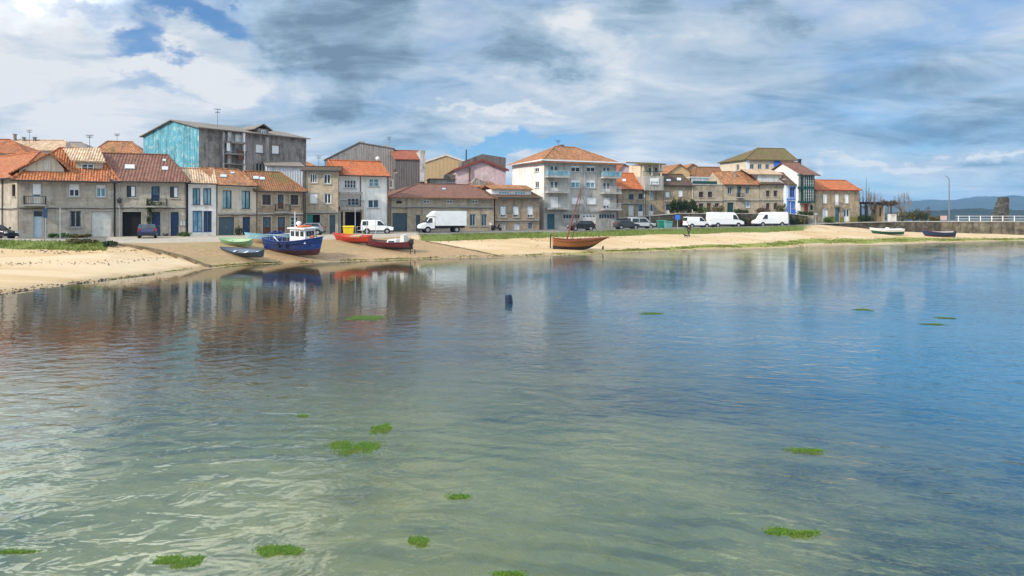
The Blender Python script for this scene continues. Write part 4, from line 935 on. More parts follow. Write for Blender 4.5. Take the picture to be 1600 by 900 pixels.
m, t = newmat('ground'); P_ = t.n('ShaderNodeTexCoord').outputs['Object']
A_ = t.n('ShaderNodeVertexColor', {'layer_name': 'mask_a'}).outputs[0]; B_ = t.n('ShaderNodeVertexColor', {'layer_name': 'mask_b'}).outputs[0]
sa = t.n('ShaderNodeSeparateColor', None, Color=A_); sb = t.n('ShaderNodeSeparateColor', None, Color=B_)
sz = t.n('ShaderNodeSeparateXYZ', None, Vector=P_).outputs[2]
n1 = t.noise(t.mapping(P_, (.07, .55, 1)), 1.0, 6, .62); n2 = t.noise(P_, 2.2, 6, .65); n3 = t.noise(P_, 14., 4, .6); n4 = t.noise(t.mapping(P_, (.05, .12, 1)), 1, 5, .6, .5)
sand = t.mix(t.ramp(n1, .35, .65), (.56, .41, .25), (.46, .31, .155)); sand = t.mix(t.ramp(n4, .45, .68), sand, (.56, .43, .28))
sand = t.mix(t.ramp(n2, .58, .75, 0, .35), sand, (.36, .25, .14)); sand = t.mix(t.ramp(n3, .5, .8, 0, .3), sand, (.62, .49, .33))
sand = t.mix(t.ramp(t.noise(t.mapping(P_, (.5, 2.2, 1)), 2.0, 5, .7), .62, .70, 0, .45), sand, (.22, .16, .10))
sand = t.mix(t.math('MULTIPLY', sa.outputs[2], .75), sand, (.24, .165, .075))
cob = t.n('ShaderNodeTexVoronoi', {'feature': 'DISTANCE_TO_EDGE'}, Vector=P_, Scale=2.4)
slipc = t.mix(t.ramp(n2, .3, .7), (.40, .26, .135), (.29, .19, .10)); slipc = t.mix(t.ramp(n1, .5, .7, 0, .6), slipc, (.42, .29, .165))
slipc = t.mix(t.ramp(cob.outputs[0], .0, .05, .45, 0), slipc, (.13, .10, .06))
slipc = t.mix(t.ramp(n4, .45, .62, 0, .6), slipc, (.28, .22, .10))
c = t.mix(sa.outputs[0], sand, slipc)
gr = t.mix(t.ramp(n3, .3, .7), (.15, .19, .035), (.26, .27, .055)); gr = t.mix(t.ramp(n2, .5, .7, 0, .7), gr, (.34, .27, .10))
brk = t.ramp(t.math('ADD', t.math('ADD', n2, t.math('MULTIPLY', n1, .6)), t.math('MULTIPLY', sa.outputs[1], .85)), 1.12, 1.36)
c = t.mix(t.math('MULTIPLY', brk, t.ramp(sa.outputs[1], .02, .3)), c, gr)
c = t.mix(t.ramp(t.math('ADD', sb.outputs[1], t.math('MULTIPLY', n2, .5)), .55, .9), c, (.12, .15, .03))
rd = t.mix(t.ramp(n2, .35, .7), (.17, .155, .135), (.12, .11, .10)); pz = t.mix(t.ramp(n2, .35, .7), (.40, .345, .28), (.28, .235, .185)); pz = t.mix(t.ramp(n1, .5, .65, 0, .6), pz, (.46, .38, .28))
rd = t.mix(sb.outputs[2], rd, pz); c = t.mix(t.ramp(t.math('ADD', sb.outputs[0], t.math('MULTIPLY', n2, .4)), .6, .9), c, rd)
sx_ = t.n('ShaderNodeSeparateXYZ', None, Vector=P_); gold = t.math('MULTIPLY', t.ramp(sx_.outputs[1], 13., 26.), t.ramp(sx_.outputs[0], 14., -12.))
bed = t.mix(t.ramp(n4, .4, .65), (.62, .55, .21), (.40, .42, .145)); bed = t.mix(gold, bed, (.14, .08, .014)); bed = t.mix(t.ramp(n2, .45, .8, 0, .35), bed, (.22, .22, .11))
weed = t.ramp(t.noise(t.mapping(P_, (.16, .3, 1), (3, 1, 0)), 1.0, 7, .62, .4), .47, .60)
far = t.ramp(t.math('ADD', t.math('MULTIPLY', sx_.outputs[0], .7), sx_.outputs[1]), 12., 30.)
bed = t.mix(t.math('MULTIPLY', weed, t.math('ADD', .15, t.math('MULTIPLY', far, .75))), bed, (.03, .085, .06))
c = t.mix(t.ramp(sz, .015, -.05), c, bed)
rough = t.math('SUBTRACT', .92, t.math('MULTIPLY', sa.outputs[2], .35))
rip = t.n('ShaderNodeTexWave', {'wave_type': 'BANDS', 'bands_direction': 'Y'}, Vector=P_, Scale=.42, Distortion=14.0, Detail=3.0); rip.inputs['Detail Scale'].default_value = .5
c = t.mix(t.math('MULTIPLY', t.math('MULTIPLY', t.ramp(rip.outputs['Fac'], .6, .2), t.math('MULTIPLY', t.ramp(n4, .35, .6), t.ramp(sx_.outputs[1], 21., 11., .25, 1))), t.ramp(sz, -.02, -.15, 0, .62)), c, (.13, .14, .06))  # lit ridges and shaded troughs of the bed painted into the colour
hgt = t.math('ADD', t.math('MULTIPLY', n2, .6), t.math('ADD', t.math('MULTIPLY', n3, .35), t.math('MULTIPLY', rip.outputs['Fac'], t.ramp(sz, .0, -.15, 0, .25))))
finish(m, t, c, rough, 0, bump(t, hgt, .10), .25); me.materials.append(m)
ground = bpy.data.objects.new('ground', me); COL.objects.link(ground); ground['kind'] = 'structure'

# water sheet
wm, t = newmat('sea_water'); P_ = t.n('ShaderNodeTexCoord').outputs['Object']; s3 = t.n('ShaderNodeSeparateXYZ', None, Vector=P_)
rot = lambda a: t.mapping(P_, (1, 1, 1), (0, 0, 0), (0, 0, R(a)))
X_, Y_ = s3.outputs[0], s3.outputs[1]
right = t.ramp(t.math('ADD', X_, t.math('MULTIPLY', Y_, .10)), -3., 9.)                 # open, breezier water
near = t.ramp(Y_, 19., 9.); calm = t.ramp(Y_, 16., 55., 1.0, .32)
patch = t.ramp(t.noise(t.mapping(P_, (.06, .10, 1), (4, 2, 0)), 1.0, 4, .55), .38, .62)
nA = t.noise(t.mapping(rot(27), (.42, 1.75, 1)), 1.0, 3, .5, .5)
nB = t.noise(t.mapping(rot(4), (1.15, 1.6, 1), (9, 3, 0)), 1.0, 3, .5, .4)
nC = t.noise(t.mapping(rot(10), (3.2, 5.2, 1)), 1.0, 2, .5)
nD = t.noise(t.mapping(rot(-6), (8., 12., 1)), 1.0, 2, .5)
A_ = lambda n, lo, hi: t.math('MULTIPLY', n, t.math('ADD', lo, t.math('MULTIPLY', rp, hi)))
rp = t.math('MULTIPLY', right, t.math('ADD', .55, t.math('MULTIPLY', patch, .6)))
hA = t.math('MULTIPLY', nA, t.math('ADD', .005, t.math('MULTIPLY', t.math('MULTIPLY', right, near), .062)))
hB = t.math('ADD', A_(nB, .015, .028), t.math('MULTIPLY', nB, t.math('MULTIPLY', t.ramp(Y_, 26., 14.), t.ramp(X_, 6., -4., 0, .030)))); hC = A_(nC, .0042, .020); hD = A_(nD, .0005, .0075)
hh = t.math('MULTIPLY', t.math('ADD', t.math('ADD', hA, hB), t.math('ADD', hC, hD)), calm)
nrm = bump(t, hh, 1.0)
fr_ = t.n('ShaderNodeFresnel', None, IOR=1.66, Normal=nrm).outputs[0]
gl = t.n('ShaderNodeBsdfGlossy', None, Color=(.97, .98, 1), Roughness=.008, Normal=nrm)
tr = t.n('ShaderNodeBsdfTransparent', None, Color=(.92, .975, .955))
turb = t.n('ShaderNodeBsdfDiffuse', None, Color=t.mix(right, (.10, .11, .05), (.006, .15, .27)))
depthf = t.math('ADD', t.math('MULTIPLY', t.ramp(t.math('ADD', s3.outputs[1], t.math('MULTIPLY', s3.outputs[0], 1.7)), 15., 44.), .72), .02)
shore = t.ramp(s3.outputs[1], 40., 75., 1, .35)
b1 = t.n('ShaderNodeMixShader', None, Fac=t.math('MULTIPLY', depthf, shore)); t.L.new(tr.outputs[0], b1.inputs[1]); t.L.new(turb.outputs[0], b1.inputs[2])
b2 = t.n('ShaderNodeMixShader', None, Fac=fr_); t.L.new(b1.outputs[0], b2.inputs[1]); t.L.new(gl.outputs[0], b2.inputs[2])
o = t.n('ShaderNodeOutputMaterial'); t.L.new(b2.outputs[0], o.inputs[0])
M['sea_water'] = wm
w = MB().quad((-6000, -60, 0), (6000, -60, 0), (6000, 5500, 0), (-6000, 5500, 0)).build('water', 'sea_water', uv=False); w['kind'] = 'structure'

# far hills over the bay
def hills(name, Y, prof, mat, depth, base=-2, seed=1, rough=1.0):
    xs = np.arange(prof[0][0], prof[-1][0] + 1, 3.0); r_ = np.random.RandomState(seed); top = np.interp(xs, [p[0] for p in prof], [p[1] for p in prof])
    nz = 14; vs = []; fs = []
    for j in range(nz + 1):
        tt = j / nz
        for i, x in enumerate(xs):
            zt = max(H - (top[i] - HZ) / F * Y, 1); yy = Y - depth * (1 - tt)
            zz = base + (zt - base) * (math.sin(tt * math.pi / 2) ** 1.2) * (1 + .16 * (1 - tt) * math.sin(x * .06 + j * 1.1 + seed) + .05 * r_.uniform(-1, 1) * rough * (1.0 if tt < 1 else .6))
            vs.append(((x - CX) / F * Y, yy, zz))
    n = len(xs)
    for j in range(nz):
        for i in range(n - 1): fs.append((j * n + i, j * n + i + 1, (j + 1) * n + i + 1, (j + 1) * n + i))
    k = len(vs)                       # far side drops back down
    for i, x in enumerate(xs): vs.append(((x - CX) / F * Y, Y + depth, base))
    for i in range(n - 1): fs.append((nz * n + i, nz * n + i + 1, k + i + 1, k + i))
    mb = MB(); mb.v = vs; mb.f = fs; o = mb.build(name, mat, uv=False, smooth=True); o['kind'] = 'structure'; return o
for nm, a, b, c3 in (('hill_forest', (.025, .045, .035), (.06, .075, .05), (.16, .13, .10)), ('headland_forest', (.018, .03, .02), (.035, .05, .03), (.05, .055, .04))):
    hm, t = newmat(nm); p = t.n('ShaderNodeTexCoord').outputs['Object']; k = .02 if nm == 'hill_forest' else .05
    c = t.mix(t.ramp(t.noise(p, k, 8, .7), .35, .65), a, b); c = t.mix(t.ramp(t.noise(p, k * .2, 5, .6), .56, .68, 0, .7), c, c3)
    M[nm] = finish(hm, t, c, .95, 0, bump(t, t.noise(p, k * 1.5, 6, .7), 12))
hills('hills', 4200, [(1180, 332), (1300, 327), (1390, 318), (1440, 313), (1485, 314), (1510, 310), (1532, 307), (1556, 311), (1580, 313), (1612, 309), (1680, 300), (1800, 306), (2000, 316), (2200, 330)], 'hill_forest', 1300, seed=4)
hills('headland', 1500, [(1330, 336), (1400, 332), (1460, 329.5), (1490, 327.5), (1520, 326.5), (1545, 328), (1590, 329), (1640, 330), (1750, 328), (1900, 330), (2200, 335)], 'headland_forest', 200, seed=9, rough=2.2)

# sky: physical sky with drifting cloud built on it (all by direction, infinitely far)
SUN_EL, SUN_AZ = 35.0, -127.0           # degrees; azimuth from +Y towards +X
wd = bpy.data.worlds.new('World'); sc.world = wd; wd.use_nodes = True; wd.node_tree.nodes.clear(); t = NT(wd.node_tree)
sky = t.n('ShaderNodeTexSky', {'sky_type': 'NISHITA', 'sun_disc': False, 'sun_elevation': R(SUN_EL), 'sun_rotation': R(SUN_AZ), 'altitude': 0, 'air_density': 1.0, 'dust_density': .6, 'ozone_density': 2.5})
d = t.vmath('NORMALIZE', t.n('ShaderNodeTexCoord').outputs['Generated']); s3 = t.n('ShaderNodeSeparateXYZ', None, Vector=d)
zz = t.math('MAXIMUM', s3.outputs[2], 0.0); q = t.math('DIVIDE', 1.0, t.math('ADD', zz, .16))
pl = t.n('ShaderNodeCombineXYZ', None, X=t.math('MULTIPLY', s3.outputs[0], q), Y=t.math('MULTIPLY', s3.outputs[1], q), Z=0.0).outputs[0]
cl = t.noise(t.mapping(pl, (.75, 1, 1), (5.3, 2.1, 0), (0, 0, R(10))), 1.05, 9, .56, .35)
cl2 = t.noise(t.mapping(pl, (.8, 1.2, 1), (1.7, 8.4, 0)), 2.0, 9, .6, .5)
cl3 = t.noise(t.mapping(d, (1.6, 1, 5.0), (3, 0, 1.0)), 2.6, 8, .6, .5)
def blob(px, py, rx, ry, soft=.25):      # 1 in a soft ellipse round the direction of a photo pixel
    v = Vector(((px - CX) / F, 1, (HZ - py) / F)).normalized(); kx = F / rx; kz = F / ry
    wv_ = t.vmath('ADD', d, t.vmath('MULTIPLY', t.vmath('SUBTRACT', t.noise(t.mapping(d, (3, 3, 5)), 1.6, 7, .6, col=True), (.5, .5, .5)), (.34, .0, .26)))
    ds = t.vmath('LENGTH', t.vmath('MULTIPLY', t.vmath('SUBTRACT', wv_, tuple(v)), (kx, min(kx, kz) * .6, kz)))
    return t.ramp(ds, 1.25, .35)
def total(*bl):
    a = None
    for b_, k in bl:
        x = t.math('MULTIPLY', b_, k); a = x if a is None else t.math('ADD', a, x)
    return a
# openings onto blue
blue = total((blob(205, 92, 70, 30), 1.0), (blob(120, 20, 90, 16), .5), (blob(330, 60, 60, 20), .5), (blob(170, 150, 60, 22), .8), (blob(360, 2, 40, 14), .9), (blob(830, 222, 130, 22), .95), (blob(1420, 290, 420, 26), .14), (blob(90, 10, 110, 40), .25), (blob(300, 70, 90, 40), .2), (blob(290, -45, 150, 60), .8), (blob(260, -130, 190, 50), .7), (blob(110, -180, 150, 36), .75), (blob(200, -235, 160, 30), .7), (blob(1500, -150, 500, 150), .3), (blob(720, -210, 330, 110), .75), (blob(900, -150, 160, 60), .4))
dark = total((blob(540, 50, 120, 90), 1.0), (blob(545, 165, 60, 40), .75), (blob(470, 110, 60, 40), .6), (blob(1060, 45, 90, 45), .85), (blob(1200, 40, 60, 32), .7), (blob(850, 85, 110, 42), .7), (blob(1120, 95, 110, 30), .35), (blob(1510, 95, 100, 35), .4), (blob(1540, 190, 150, 40), .35), (blob(1250, 170, 220, 60), .2))
brt = total((blob(60, 60, 160, 120), .8), (blob(330, 112, 90, 34), 1.0), (blob(215, 125, 70, 20), .8), (blob(60, 190, 220, 90), .75), (blob(460, 210, 70, 40), .5), (blob(880, 118, 150, 26), .7), (blob(790, 172, 140, 10), .8), (blob(960, 60, 40, 40), .5), (blob(1400, 245, 200, 10), .55), (blob(1560, 236, 120, 8), .6), (blob(800, 250, 120, 20), .3), (blob(0, -95, 190, 90), .9), (blob(330, -250, 260, 70), .6), (blob(640, -40, 160, 50), .7))
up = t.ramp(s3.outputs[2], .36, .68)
cover = t.math('ADD', t.math('ADD', cl, t.math('MULTIPLY', t.math('SUBTRACT', cl3, .5), .35)), t.math('SUBTRACT', t.math('MULTIPLY', t.math('ADD', brt, dark), .30), t.math('MULTIPLY', blue, .55)))
alpha = t.mix(t.ramp(s3.outputs[2], .29, .36), t.ramp(cover, .06, .66, .10, .97), t.ramp(cover, .36, .50, .0, .97))
wht = t.math('ADD', t.math('ADD', t.math('MULTIPLY', t.math('SUBTRACT', cl2, .5), 1.75), t.math('ADD', .66, t.math('MULTIPLY', t.math('SUBTRACT', cl3, .5), .8))), t.math('SUBTRACT', t.math('MULTIPLY', brt, .30), t.math('MULTIPLY', dark, .40)))
k_ = t.ramp(wht, .16, 1.02, 0, 1, False)
cr = t.n('ShaderNodeValToRGB', None, Fac=k_); e_ = cr.color_ramp.elements
e_[0].position = 0.0; e_[0].color = (1.9, 2.85, 3.9, 1); e_[1].position = 1.0; e_[1].color = (8.6, 8.8, 9.0, 1)
for p_, c_ in ((.25, (3.0, 4.3, 5.6)), (.48, (4.6, 5.9, 7.2)), (.72, (6.2, 7.1, 8.0))): x_ = e_.new(p_); x_.color = (*c_, 1)
ccol = t.mix(up, cr.outputs[0], t.vmath('MULTIPLY', cr.outputs[0], (3.3, 3.15, 3.0)))  # cloud above the view brightened as added fill for facades and water
unseen_boost = t.math('ADD', 1.0, t.math('MULTIPLY', blob(-40, -232, 420, 155), 1.7)); ccol = t.vmath('MULTIPLY', ccol, t.n('ShaderNodeCombineXYZ', None, X=unseen_boost, Y=unseen_boost, Z=unseen_boost).outputs[0])  # extra brightness added to unseen cloud at left, for whiter water reflections
skyb = t.vmath('MULTIPLY', sky.outputs[0], (.62, 1.02, 1.38))
lowblue = t.mix(t.math('MULTIPLY', t.ramp(s3.outputs[0], -.1, .75), t.ramp(s3.outputs[2], 0.30, .0, 0, .22)), (1, 1, 1), (.42, .72, .92))
skyb = t.vmath('MULTIPLY', skyb, t.mix(t.ramp(s3.outputs[2], .28, .40), (1, 1, 1), (1.0, 1.6, 1.8)))
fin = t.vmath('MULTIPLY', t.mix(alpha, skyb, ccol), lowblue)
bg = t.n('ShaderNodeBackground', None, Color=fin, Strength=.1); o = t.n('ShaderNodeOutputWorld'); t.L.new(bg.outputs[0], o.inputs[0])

ld = bpy.data.lights.new('sun', 'SUN'); ld.energy = 4.5; ld.angle = R(.6); ld.color = (1, .90, .76); so = bpy.data.objects.new('sun', ld); COL.objects.link(so)
sd = Vector((math.sin(R(SUN_AZ)) * math.cos(R(SUN_EL)), math.cos(R(SUN_AZ)) * math.cos(R(SUN_EL)), math.sin(R(SUN_EL))))
so.rotation_euler = sd.to_track_quat('Z', 'Y').to_euler()

hz, t = newmat('haze'); M['haze'] = hz
pv = t.n('ShaderNodeVolumePrincipled', None, Color=(.28, .58, 1.0), Density=.00010); o = t.n('ShaderNodeOutputMaterial'); t.L.new(pv.outputs[0], o.inputs['Volume'])
hb = MB().box((-6100, -75, -4.2), (6100, 5750, 165)).build('haze', 'haze', uv=False); hb['kind'] = 'stuff'; hb['label'] = 'thin blue sea haze over the bay'
cd = bpy.data.cameras.new('camera'); cam = bpy.data.objects.new('camera', cd); COL.objects.link(cam); sc.camera = cam
cam.location = EYE; cam.rotation_euler = (R(90), 0, 0); cd.sensor_width = 36; cd.lens = 36 * F / 1600; cd.shift_y = -(450 - HZ) / 1600; cd.clip_start = .1; cd.clip_end = 30000
sc.view_settings.view_transform = 'Standard'; sc.view_settings.look = 'None'; sc.view_settings.exposure = -.06; sc.view_settings.gamma = 1
sc.cycles.use_denoising = True; sc.cycles.max_bounces = 8; sc.cycles.transparent_max_bounces = 12; sc.cycles.sample_clamp_indirect = 6; sc.cycles.volume_bounces = 0
# ------------------------------------------------------------------ walls, kerbs, quay
def wall_run(name, label, pts, th, mat, coping=None, cw=.1, ch=.14, cat='wall', kind=None):
    """pts: (x, y, z bottom, z top) along the foot of the wall"""
    o0 = Vector((pts[0][0], pts[0][1], pts[0][2])); root = thing(name, label, cat, o0); a = MB(); c = MB(); n = len(pts); off = []
    for i in range(n):
        p, q = pts[max(i - 1, 0)], pts[min(i + 1, n - 1)]; d = Vector((q[0] - p[0], q[1] - p[1], 0)).normalized(); off.append(Vector((-d.y, d.x, 0)))
    for i in range(n - 1):
        P = [Vector(pts[i][:2]).to_3d() - o0, Vector(pts[i + 1][:2]).to_3d() - o0]
        for v in P: v.z = 0
        A, B = P; na, nb = off[i] * th, off[i + 1] * th; zb0, zb1 = pts[i][2] - o0.z, pts[i + 1][2] - o0.z; zt0, zt1 = pts[i][3] - o0.z, pts[i + 1][3] - o0.z
        f = lambda v, z: Vector((v.x, v.y, z))
        a.hexa([f(A, zb0), f(B, zb1), f(B + nb, zb1), f(A + na, zb0), f(A, zt0), f(B, zt1), f(B + nb, zt1), f(A + na, zt0)])
        if coping:
            ea, eb = off[i] * cw, off[i + 1] * cw
            c.hexa([f(A - ea, zt0 + .002), f(B - eb, zt1 + .002), f(B + nb + eb, zt1 + .002), f(A + na + ea, zt0 + .002), f(A - ea, zt0 + ch), f(B - eb, zt1 + ch), f(B + nb + eb, zt1 + ch), f(A + na + ea, zt0 + ch)])
    a.build('masonry', mat, root)
    if coping: c.build('coping', coping, root)
    return root
pl_ = lambda a, b, t: a + (b - a) * t
pts = []
for i in range(13):
    q = pl_(E_T0, E_B0, i / 12 * 1.0); z = gz(q[0] + .35, q[1] + .5); pts.append((q[0], q[1], min(gz(q[0] - .2, q[1] - .4), z) - .5, max(z + .14, gz(q[0], q[1] - .4) + .20)))
wall_run('slipway_edge_wall', 'low brown stone edge wall running down the left side of the slipway to the water', pts, .4, 'stone_edge')
pts = []
for i in range(15):
    q = pl_(E_T1, E_B1, .18 + i / 14 * .82); z = gz(q[0] - .3, q[1] - .3); pts.append((q[0], q[1], z - .5, max(z, gz(q[0] + .6, q[1] + .6)) + .05))
wall_run('slipway_kerb_wall', 'long low brown stone kerb on the right side of the slipway below the box truck', pts, .3, 'stone_edge')
def kerb(pxs, name='pavement_kerb'):
    m = MB(); L_ = []
    for px in pxs:
        Y = np.interp(px, K, T['Ye']) + .45; x = (px - CX) / F * Y; L_.append(Vector((x, Y, gz(x, Y + .25))))
    for a, b in zip(L_, L_[1:]):
        dy = Vector((0, .35, 0)); m.hexa([a - Z * .3, b - Z * .3, b + dy - Z * .3, a + dy - Z * .3, a + Z * .16, b + Z * .16, b + dy + Z * .16, a + dy + Z * .16])
    o = m.build(name, 'concrete_pale', None); o['kind'] = 'structure'
kerb(list(range(-300, 171, 30))); kerb(list(range(656, 1290, 24)))
ty = lambda px: np.interp(px, [955, 1000, 1060, 1262, 1345, 1400, 1470], [119.5, 121.5, 123, 127.2, 131, 133.2, 132.9])
tz = lambda px: np.interp(px, [955, 966, 1060, 1235, 1262, 1290, 1340, 1400, 1470], [2.3, 3.75, 4.6, 4.6, 4.2, 2.85, 3.05, 3.15, 3.2])
pts = [((px - CX) / F * (ty(px) - .3), ty(px) - .3, 1.5, tz(px) + .12) for px in (966, 985, 1005, 1030, 1060, 1100, 1150, 1200, 1235, 1262)]
wall_run('retaining_wall', 'dark stone retaining wall that carries the terrace behind the parked vans', pts, .75, 'stone_dark', 'stone_trim')
pts = [((px - CX) / F * Y, Y, zb, zt) for px, Y, zb, zt in [(1262, 126.6, 2.0, 2.7), (1290, 127.9, 1.8, 2.86), (1345, 130.7, 1.2, 3.06), (1400, 132.9, .8, 3.16), (1470, 132.6, .3, 3.2)]]
wall_run('beach_wall', 'dark stone wall with pale coping along the top of the beach below the end house', pts, .8, 'stone_dark', 'stone_trim')
pts = [((px - CX) / F * Y, Y, -1.5, 3.2) for px, Y in [(1470.4, 132.6), (1600, 132), (1750, 131), (1950, 130), (2300, 128)]]
wall_run('quay_pier', 'long weathered stone quay wall carrying the white railing at the far right', pts, 7.5, 'stone_quay', 'stone_trim', .08, .16)
rl = thing('quay_railing', 'white tubular railing with round posts along the quay', 'railing', U(1497, 345, 132.6))
def qp(px): Y = np.interp(px, [1400, 1600, 1750, 1950], [132.6, 132, 131, 130]) + .5; return Vector(((px - CX) / F * Y, Y, 3.36)) - rl.location
for i, px in enumerate((1497.6, 1514.5, 1532, 1549.6, 1567, 1585, 1602, 1620, 1638, 1656, 1674, 1692, 1710)):
    MB().tube([qp(px), qp(px) + Z * 1.05], .075, 8).build('post', 'white', rl)
for z in (.45, .98): MB().tube([qp(1493) + Z * z, qp(1600) + Z * z, qp(1712) + Z * z], .04, 6).build('rail', 'white', rl)

# ------------------------------------------------------------------ foliage
def leaf_cloud(name, mat, parent, clumps, size=.14, seed=0, flat=.0, kind=None):
    r = np.random.RandomState(seed + 5); C_ = []
    for (x, y, z, rx, ry, rz, n) in clumps:
        d = r.normal(size=(n, 3)); d /= np.linalg.norm(d, axis=1)[:, None]; rad = r.uniform(.25, 1, n) ** .5
        lump = 1 + .25 * np.sin(d[:, 0] * 5 + seed) * np.cos(d[:, 2] * 4 + d[:, 1] * 3)
        C_.append(np.stack([x + d[:, 0] * rx * rad * lump, y + d[:, 1] * ry * rad * lump, z + d[:, 2] * rz * rad * lump], 1))
    C_ = np.concatenate(C_); n = len(C_)
    a = r.normal(size=(n, 3)); a[:, 2] *= (1 - flat); a /= np.linalg.norm(a, axis=1)[:, None]
    b = r.normal(size=(n, 3)); b[:, 2] *= (1 - flat); b -= a * (a * b).sum(1)[:, None]; b /= np.linalg.norm(b, axis=1)[:, None]
    s_ = r.uniform(.5, 1.3, n)[:, None] * size
    v = np.stack([C_ - a * s_, C_ - b * s_ * .5, C_ + a * s_, C_ + b * s_ * .5], 1).reshape(-1, 3)
    mb = MB(); mb.v = v.tolist(); mb.f = np.arange(4 * n).reshape(-1, 4).tolist()
    return mb.build(name, mat, parent, uv=False)
def bush(label, px, py, w, hh, mat='leaf_mid', n=420, cat='shrub', name='shrub', at=None, group=None, seed=None, size=None):
    p = at or hit(px, py); sd_ = seed or int(px * 3 + py); r = random.Random(sd_)
    o = thing(name, label, cat, p, 0, group); cl = []
    k = max(3, int(3 + w * 1.5))
    for i in range(k): cl.append(((i / (k - 1) - .5) * w * .75, r.uniform(-.25, .25), hh * r.uniform(.38, .62), w / k * 1.0, .5, hh * r.uniform(.3, .48), n // k))
    st = MB()
    for i in range(3): st.tube([(0, 0, -.1), ((i - 1) * w * .2, r.uniform(-.1, .1), hh * .6)], [.04, .015], 5)
    st.build('stem', 'bark', o); leaf_cloud('foliage', mat, o, cl, size or .10 + .03 * min(w, 2), sd_); return o
# grass verge along the top of the beach
def blades(name, mat, spans, n, hmin, hmax, seed, f0=0.0, f1=1.0, wide=.05):
    r = np.random.RandomState(seed); V = []; Fc = []
    tot = sum(b - a for a, b in spans)
    for a, b in spans:
        k = int(n * (b - a) / tot); px = r.uniform(a, b, k); u = r.uniform(f0, f1, k)
        yg = np.interp(px, K, T['Yg']); ye = np.interp(px, K, T['Ye']); Y = yg - 1.0 + (ye - yg + 1.2) * u; X = (px - CX) / F * Y
        keep = np.sin(X * .9 + np.sin(Y * 1.7)) + np.sin(X * .37 + 2) + r.uniform(-1.2, 2.2, k) > -.2
        X, Y = X[keep], Y[keep]; zz_ = land(X, Y); hh_ = r.uniform(hmin, hmax, len(X)); th = r.uniform(0, math.pi, len(X)); ln = r.uniform(-.12, .12, (len(X), 2))
        for i in range(len(X)):
            c_, s_ = math.cos(th[i]) * wide, math.sin(th[i]) * wide; j = len(V)
            V += [(X[i] - c_, Y[i] - s_, zz_[i] - .02), (X[i] + c_, Y[i] + s_, zz_[i] - .02), (X[i] + ln[i, 0], Y[i] + ln[i, 1], zz_[i] + hh_[i])]; Fc.append((j, j + 1, j + 2))
    mb = MB(); mb.v = V; mb.f = Fc; o = mb.build(name, mat, None, uv=False); o['kind'] = 'stuff'; o['label'] = 'short green grass on the verge along the top of the beach'; return o
blades('verge_grass', 'grass_leaf', [(-120, 168), (655, 1245)], 12000, .06, .24, 3)
def shore_patches():
    r = np.random.RandomState(8); V = []; Fc = []
    for i in range(9000):
        px = r.uniform(150, 1620) if r.rand() < .3 else r.uniform(900, 1620)
        f0 = np.interp(px, [300, 700, 1000, 1250, 1620], [.03, .05, .16, .3, .32]); w_ = np.interp(px, [300, 700, 1000, 1250], [.03, .04, .09, .2])
        ys, yg = np.interp(px, K, T['Ys']), np.interp(px, K, T['Yg']); f = f0 + r.normal() * w_ * .42
        if f < .005 or f > .8: continue
        Y = ys + (yg - ys) * f; X = (px - CX) / F * Y
        if math.sin(X * .5 + 1) + math.sin(X * 1.3 + Y * .9) + r.uniform(-1.3, 1.8) < .1 * (1200 - px) / 100: continue
        z = gz(X, Y); s_ = r.uniform(.05, .2); th = r.uniform(0, 3.1); c_, d_ = math.cos(th) * s_, math.sin(th) * s_; j = len(V)
        V += [(X - c_ * 1.6, Y - d_, z + .012), (X + d_ * .5, Y - c_ * .4, z + r.uniform(.015, .03)), (X + c_ * 1.6, Y + d_, z + .012), (X - d_ * .5, Y + c_ * .4, z + r.uniform(.02, .09))]; Fc.append((j, j + 1, j + 2, j + 3))
    mb = MB(); mb.v = V; mb.f = Fc; o = mb.build('shore_algae', 'shore_algae', None, uv=False); o['kind'] = 'stuff'; o['label'] = 'yellow green algae lying on the wet sand near the waterline'
shore_patches()
def wrack():
    r = np.random.RandomState(12); V = []; Fc = []
    for i in range(1500):
        px = r.uniform(-60, 340) if r.rand() < .62 else r.uniform(640, 1350); ys, yg = np.interp(px, K, T['Ys']), np.interp(px, K, T['Yg'])
        f = r.choice([.02, .55, .86], p=[.45, .2, .35]) + r.normal() * .03 + .03 * math.sin(px * .02)
        if f < .0: continue
        Y = ys + (yg - ys) * f; X = (px - CX) / F * Y; z = gz(X, Y)
        if side(E_T0, E_B0, X, Y) > -.3 and px < 640: continue
        s_ = r.uniform(.03, .12); th = r.uniform(0, 3.1); c_, d_ = math.cos(th) * s_, math.sin(th) * s_; j = len(V)
        V += [(X - c_, Y - d_, z + .0), (X + d_ * .6, Y - c_ * .6, z + .015), (X + c_, Y + d_, z + .0), (X, Y, z + s_ * .7)]; Fc += [(j, j + 1, j + 3), (j + 1, j + 2, j + 3), (j + 2, j, j + 3)]
    mb = MB(); mb.v = V; mb.f = Fc; o = mb.build('seaweed_wrack', 'dark_wood', None, uv=False); o['kind'] = 'stuff'; o['label'] = 'dark bits of dried seaweed strewn over the sand'
wrack()
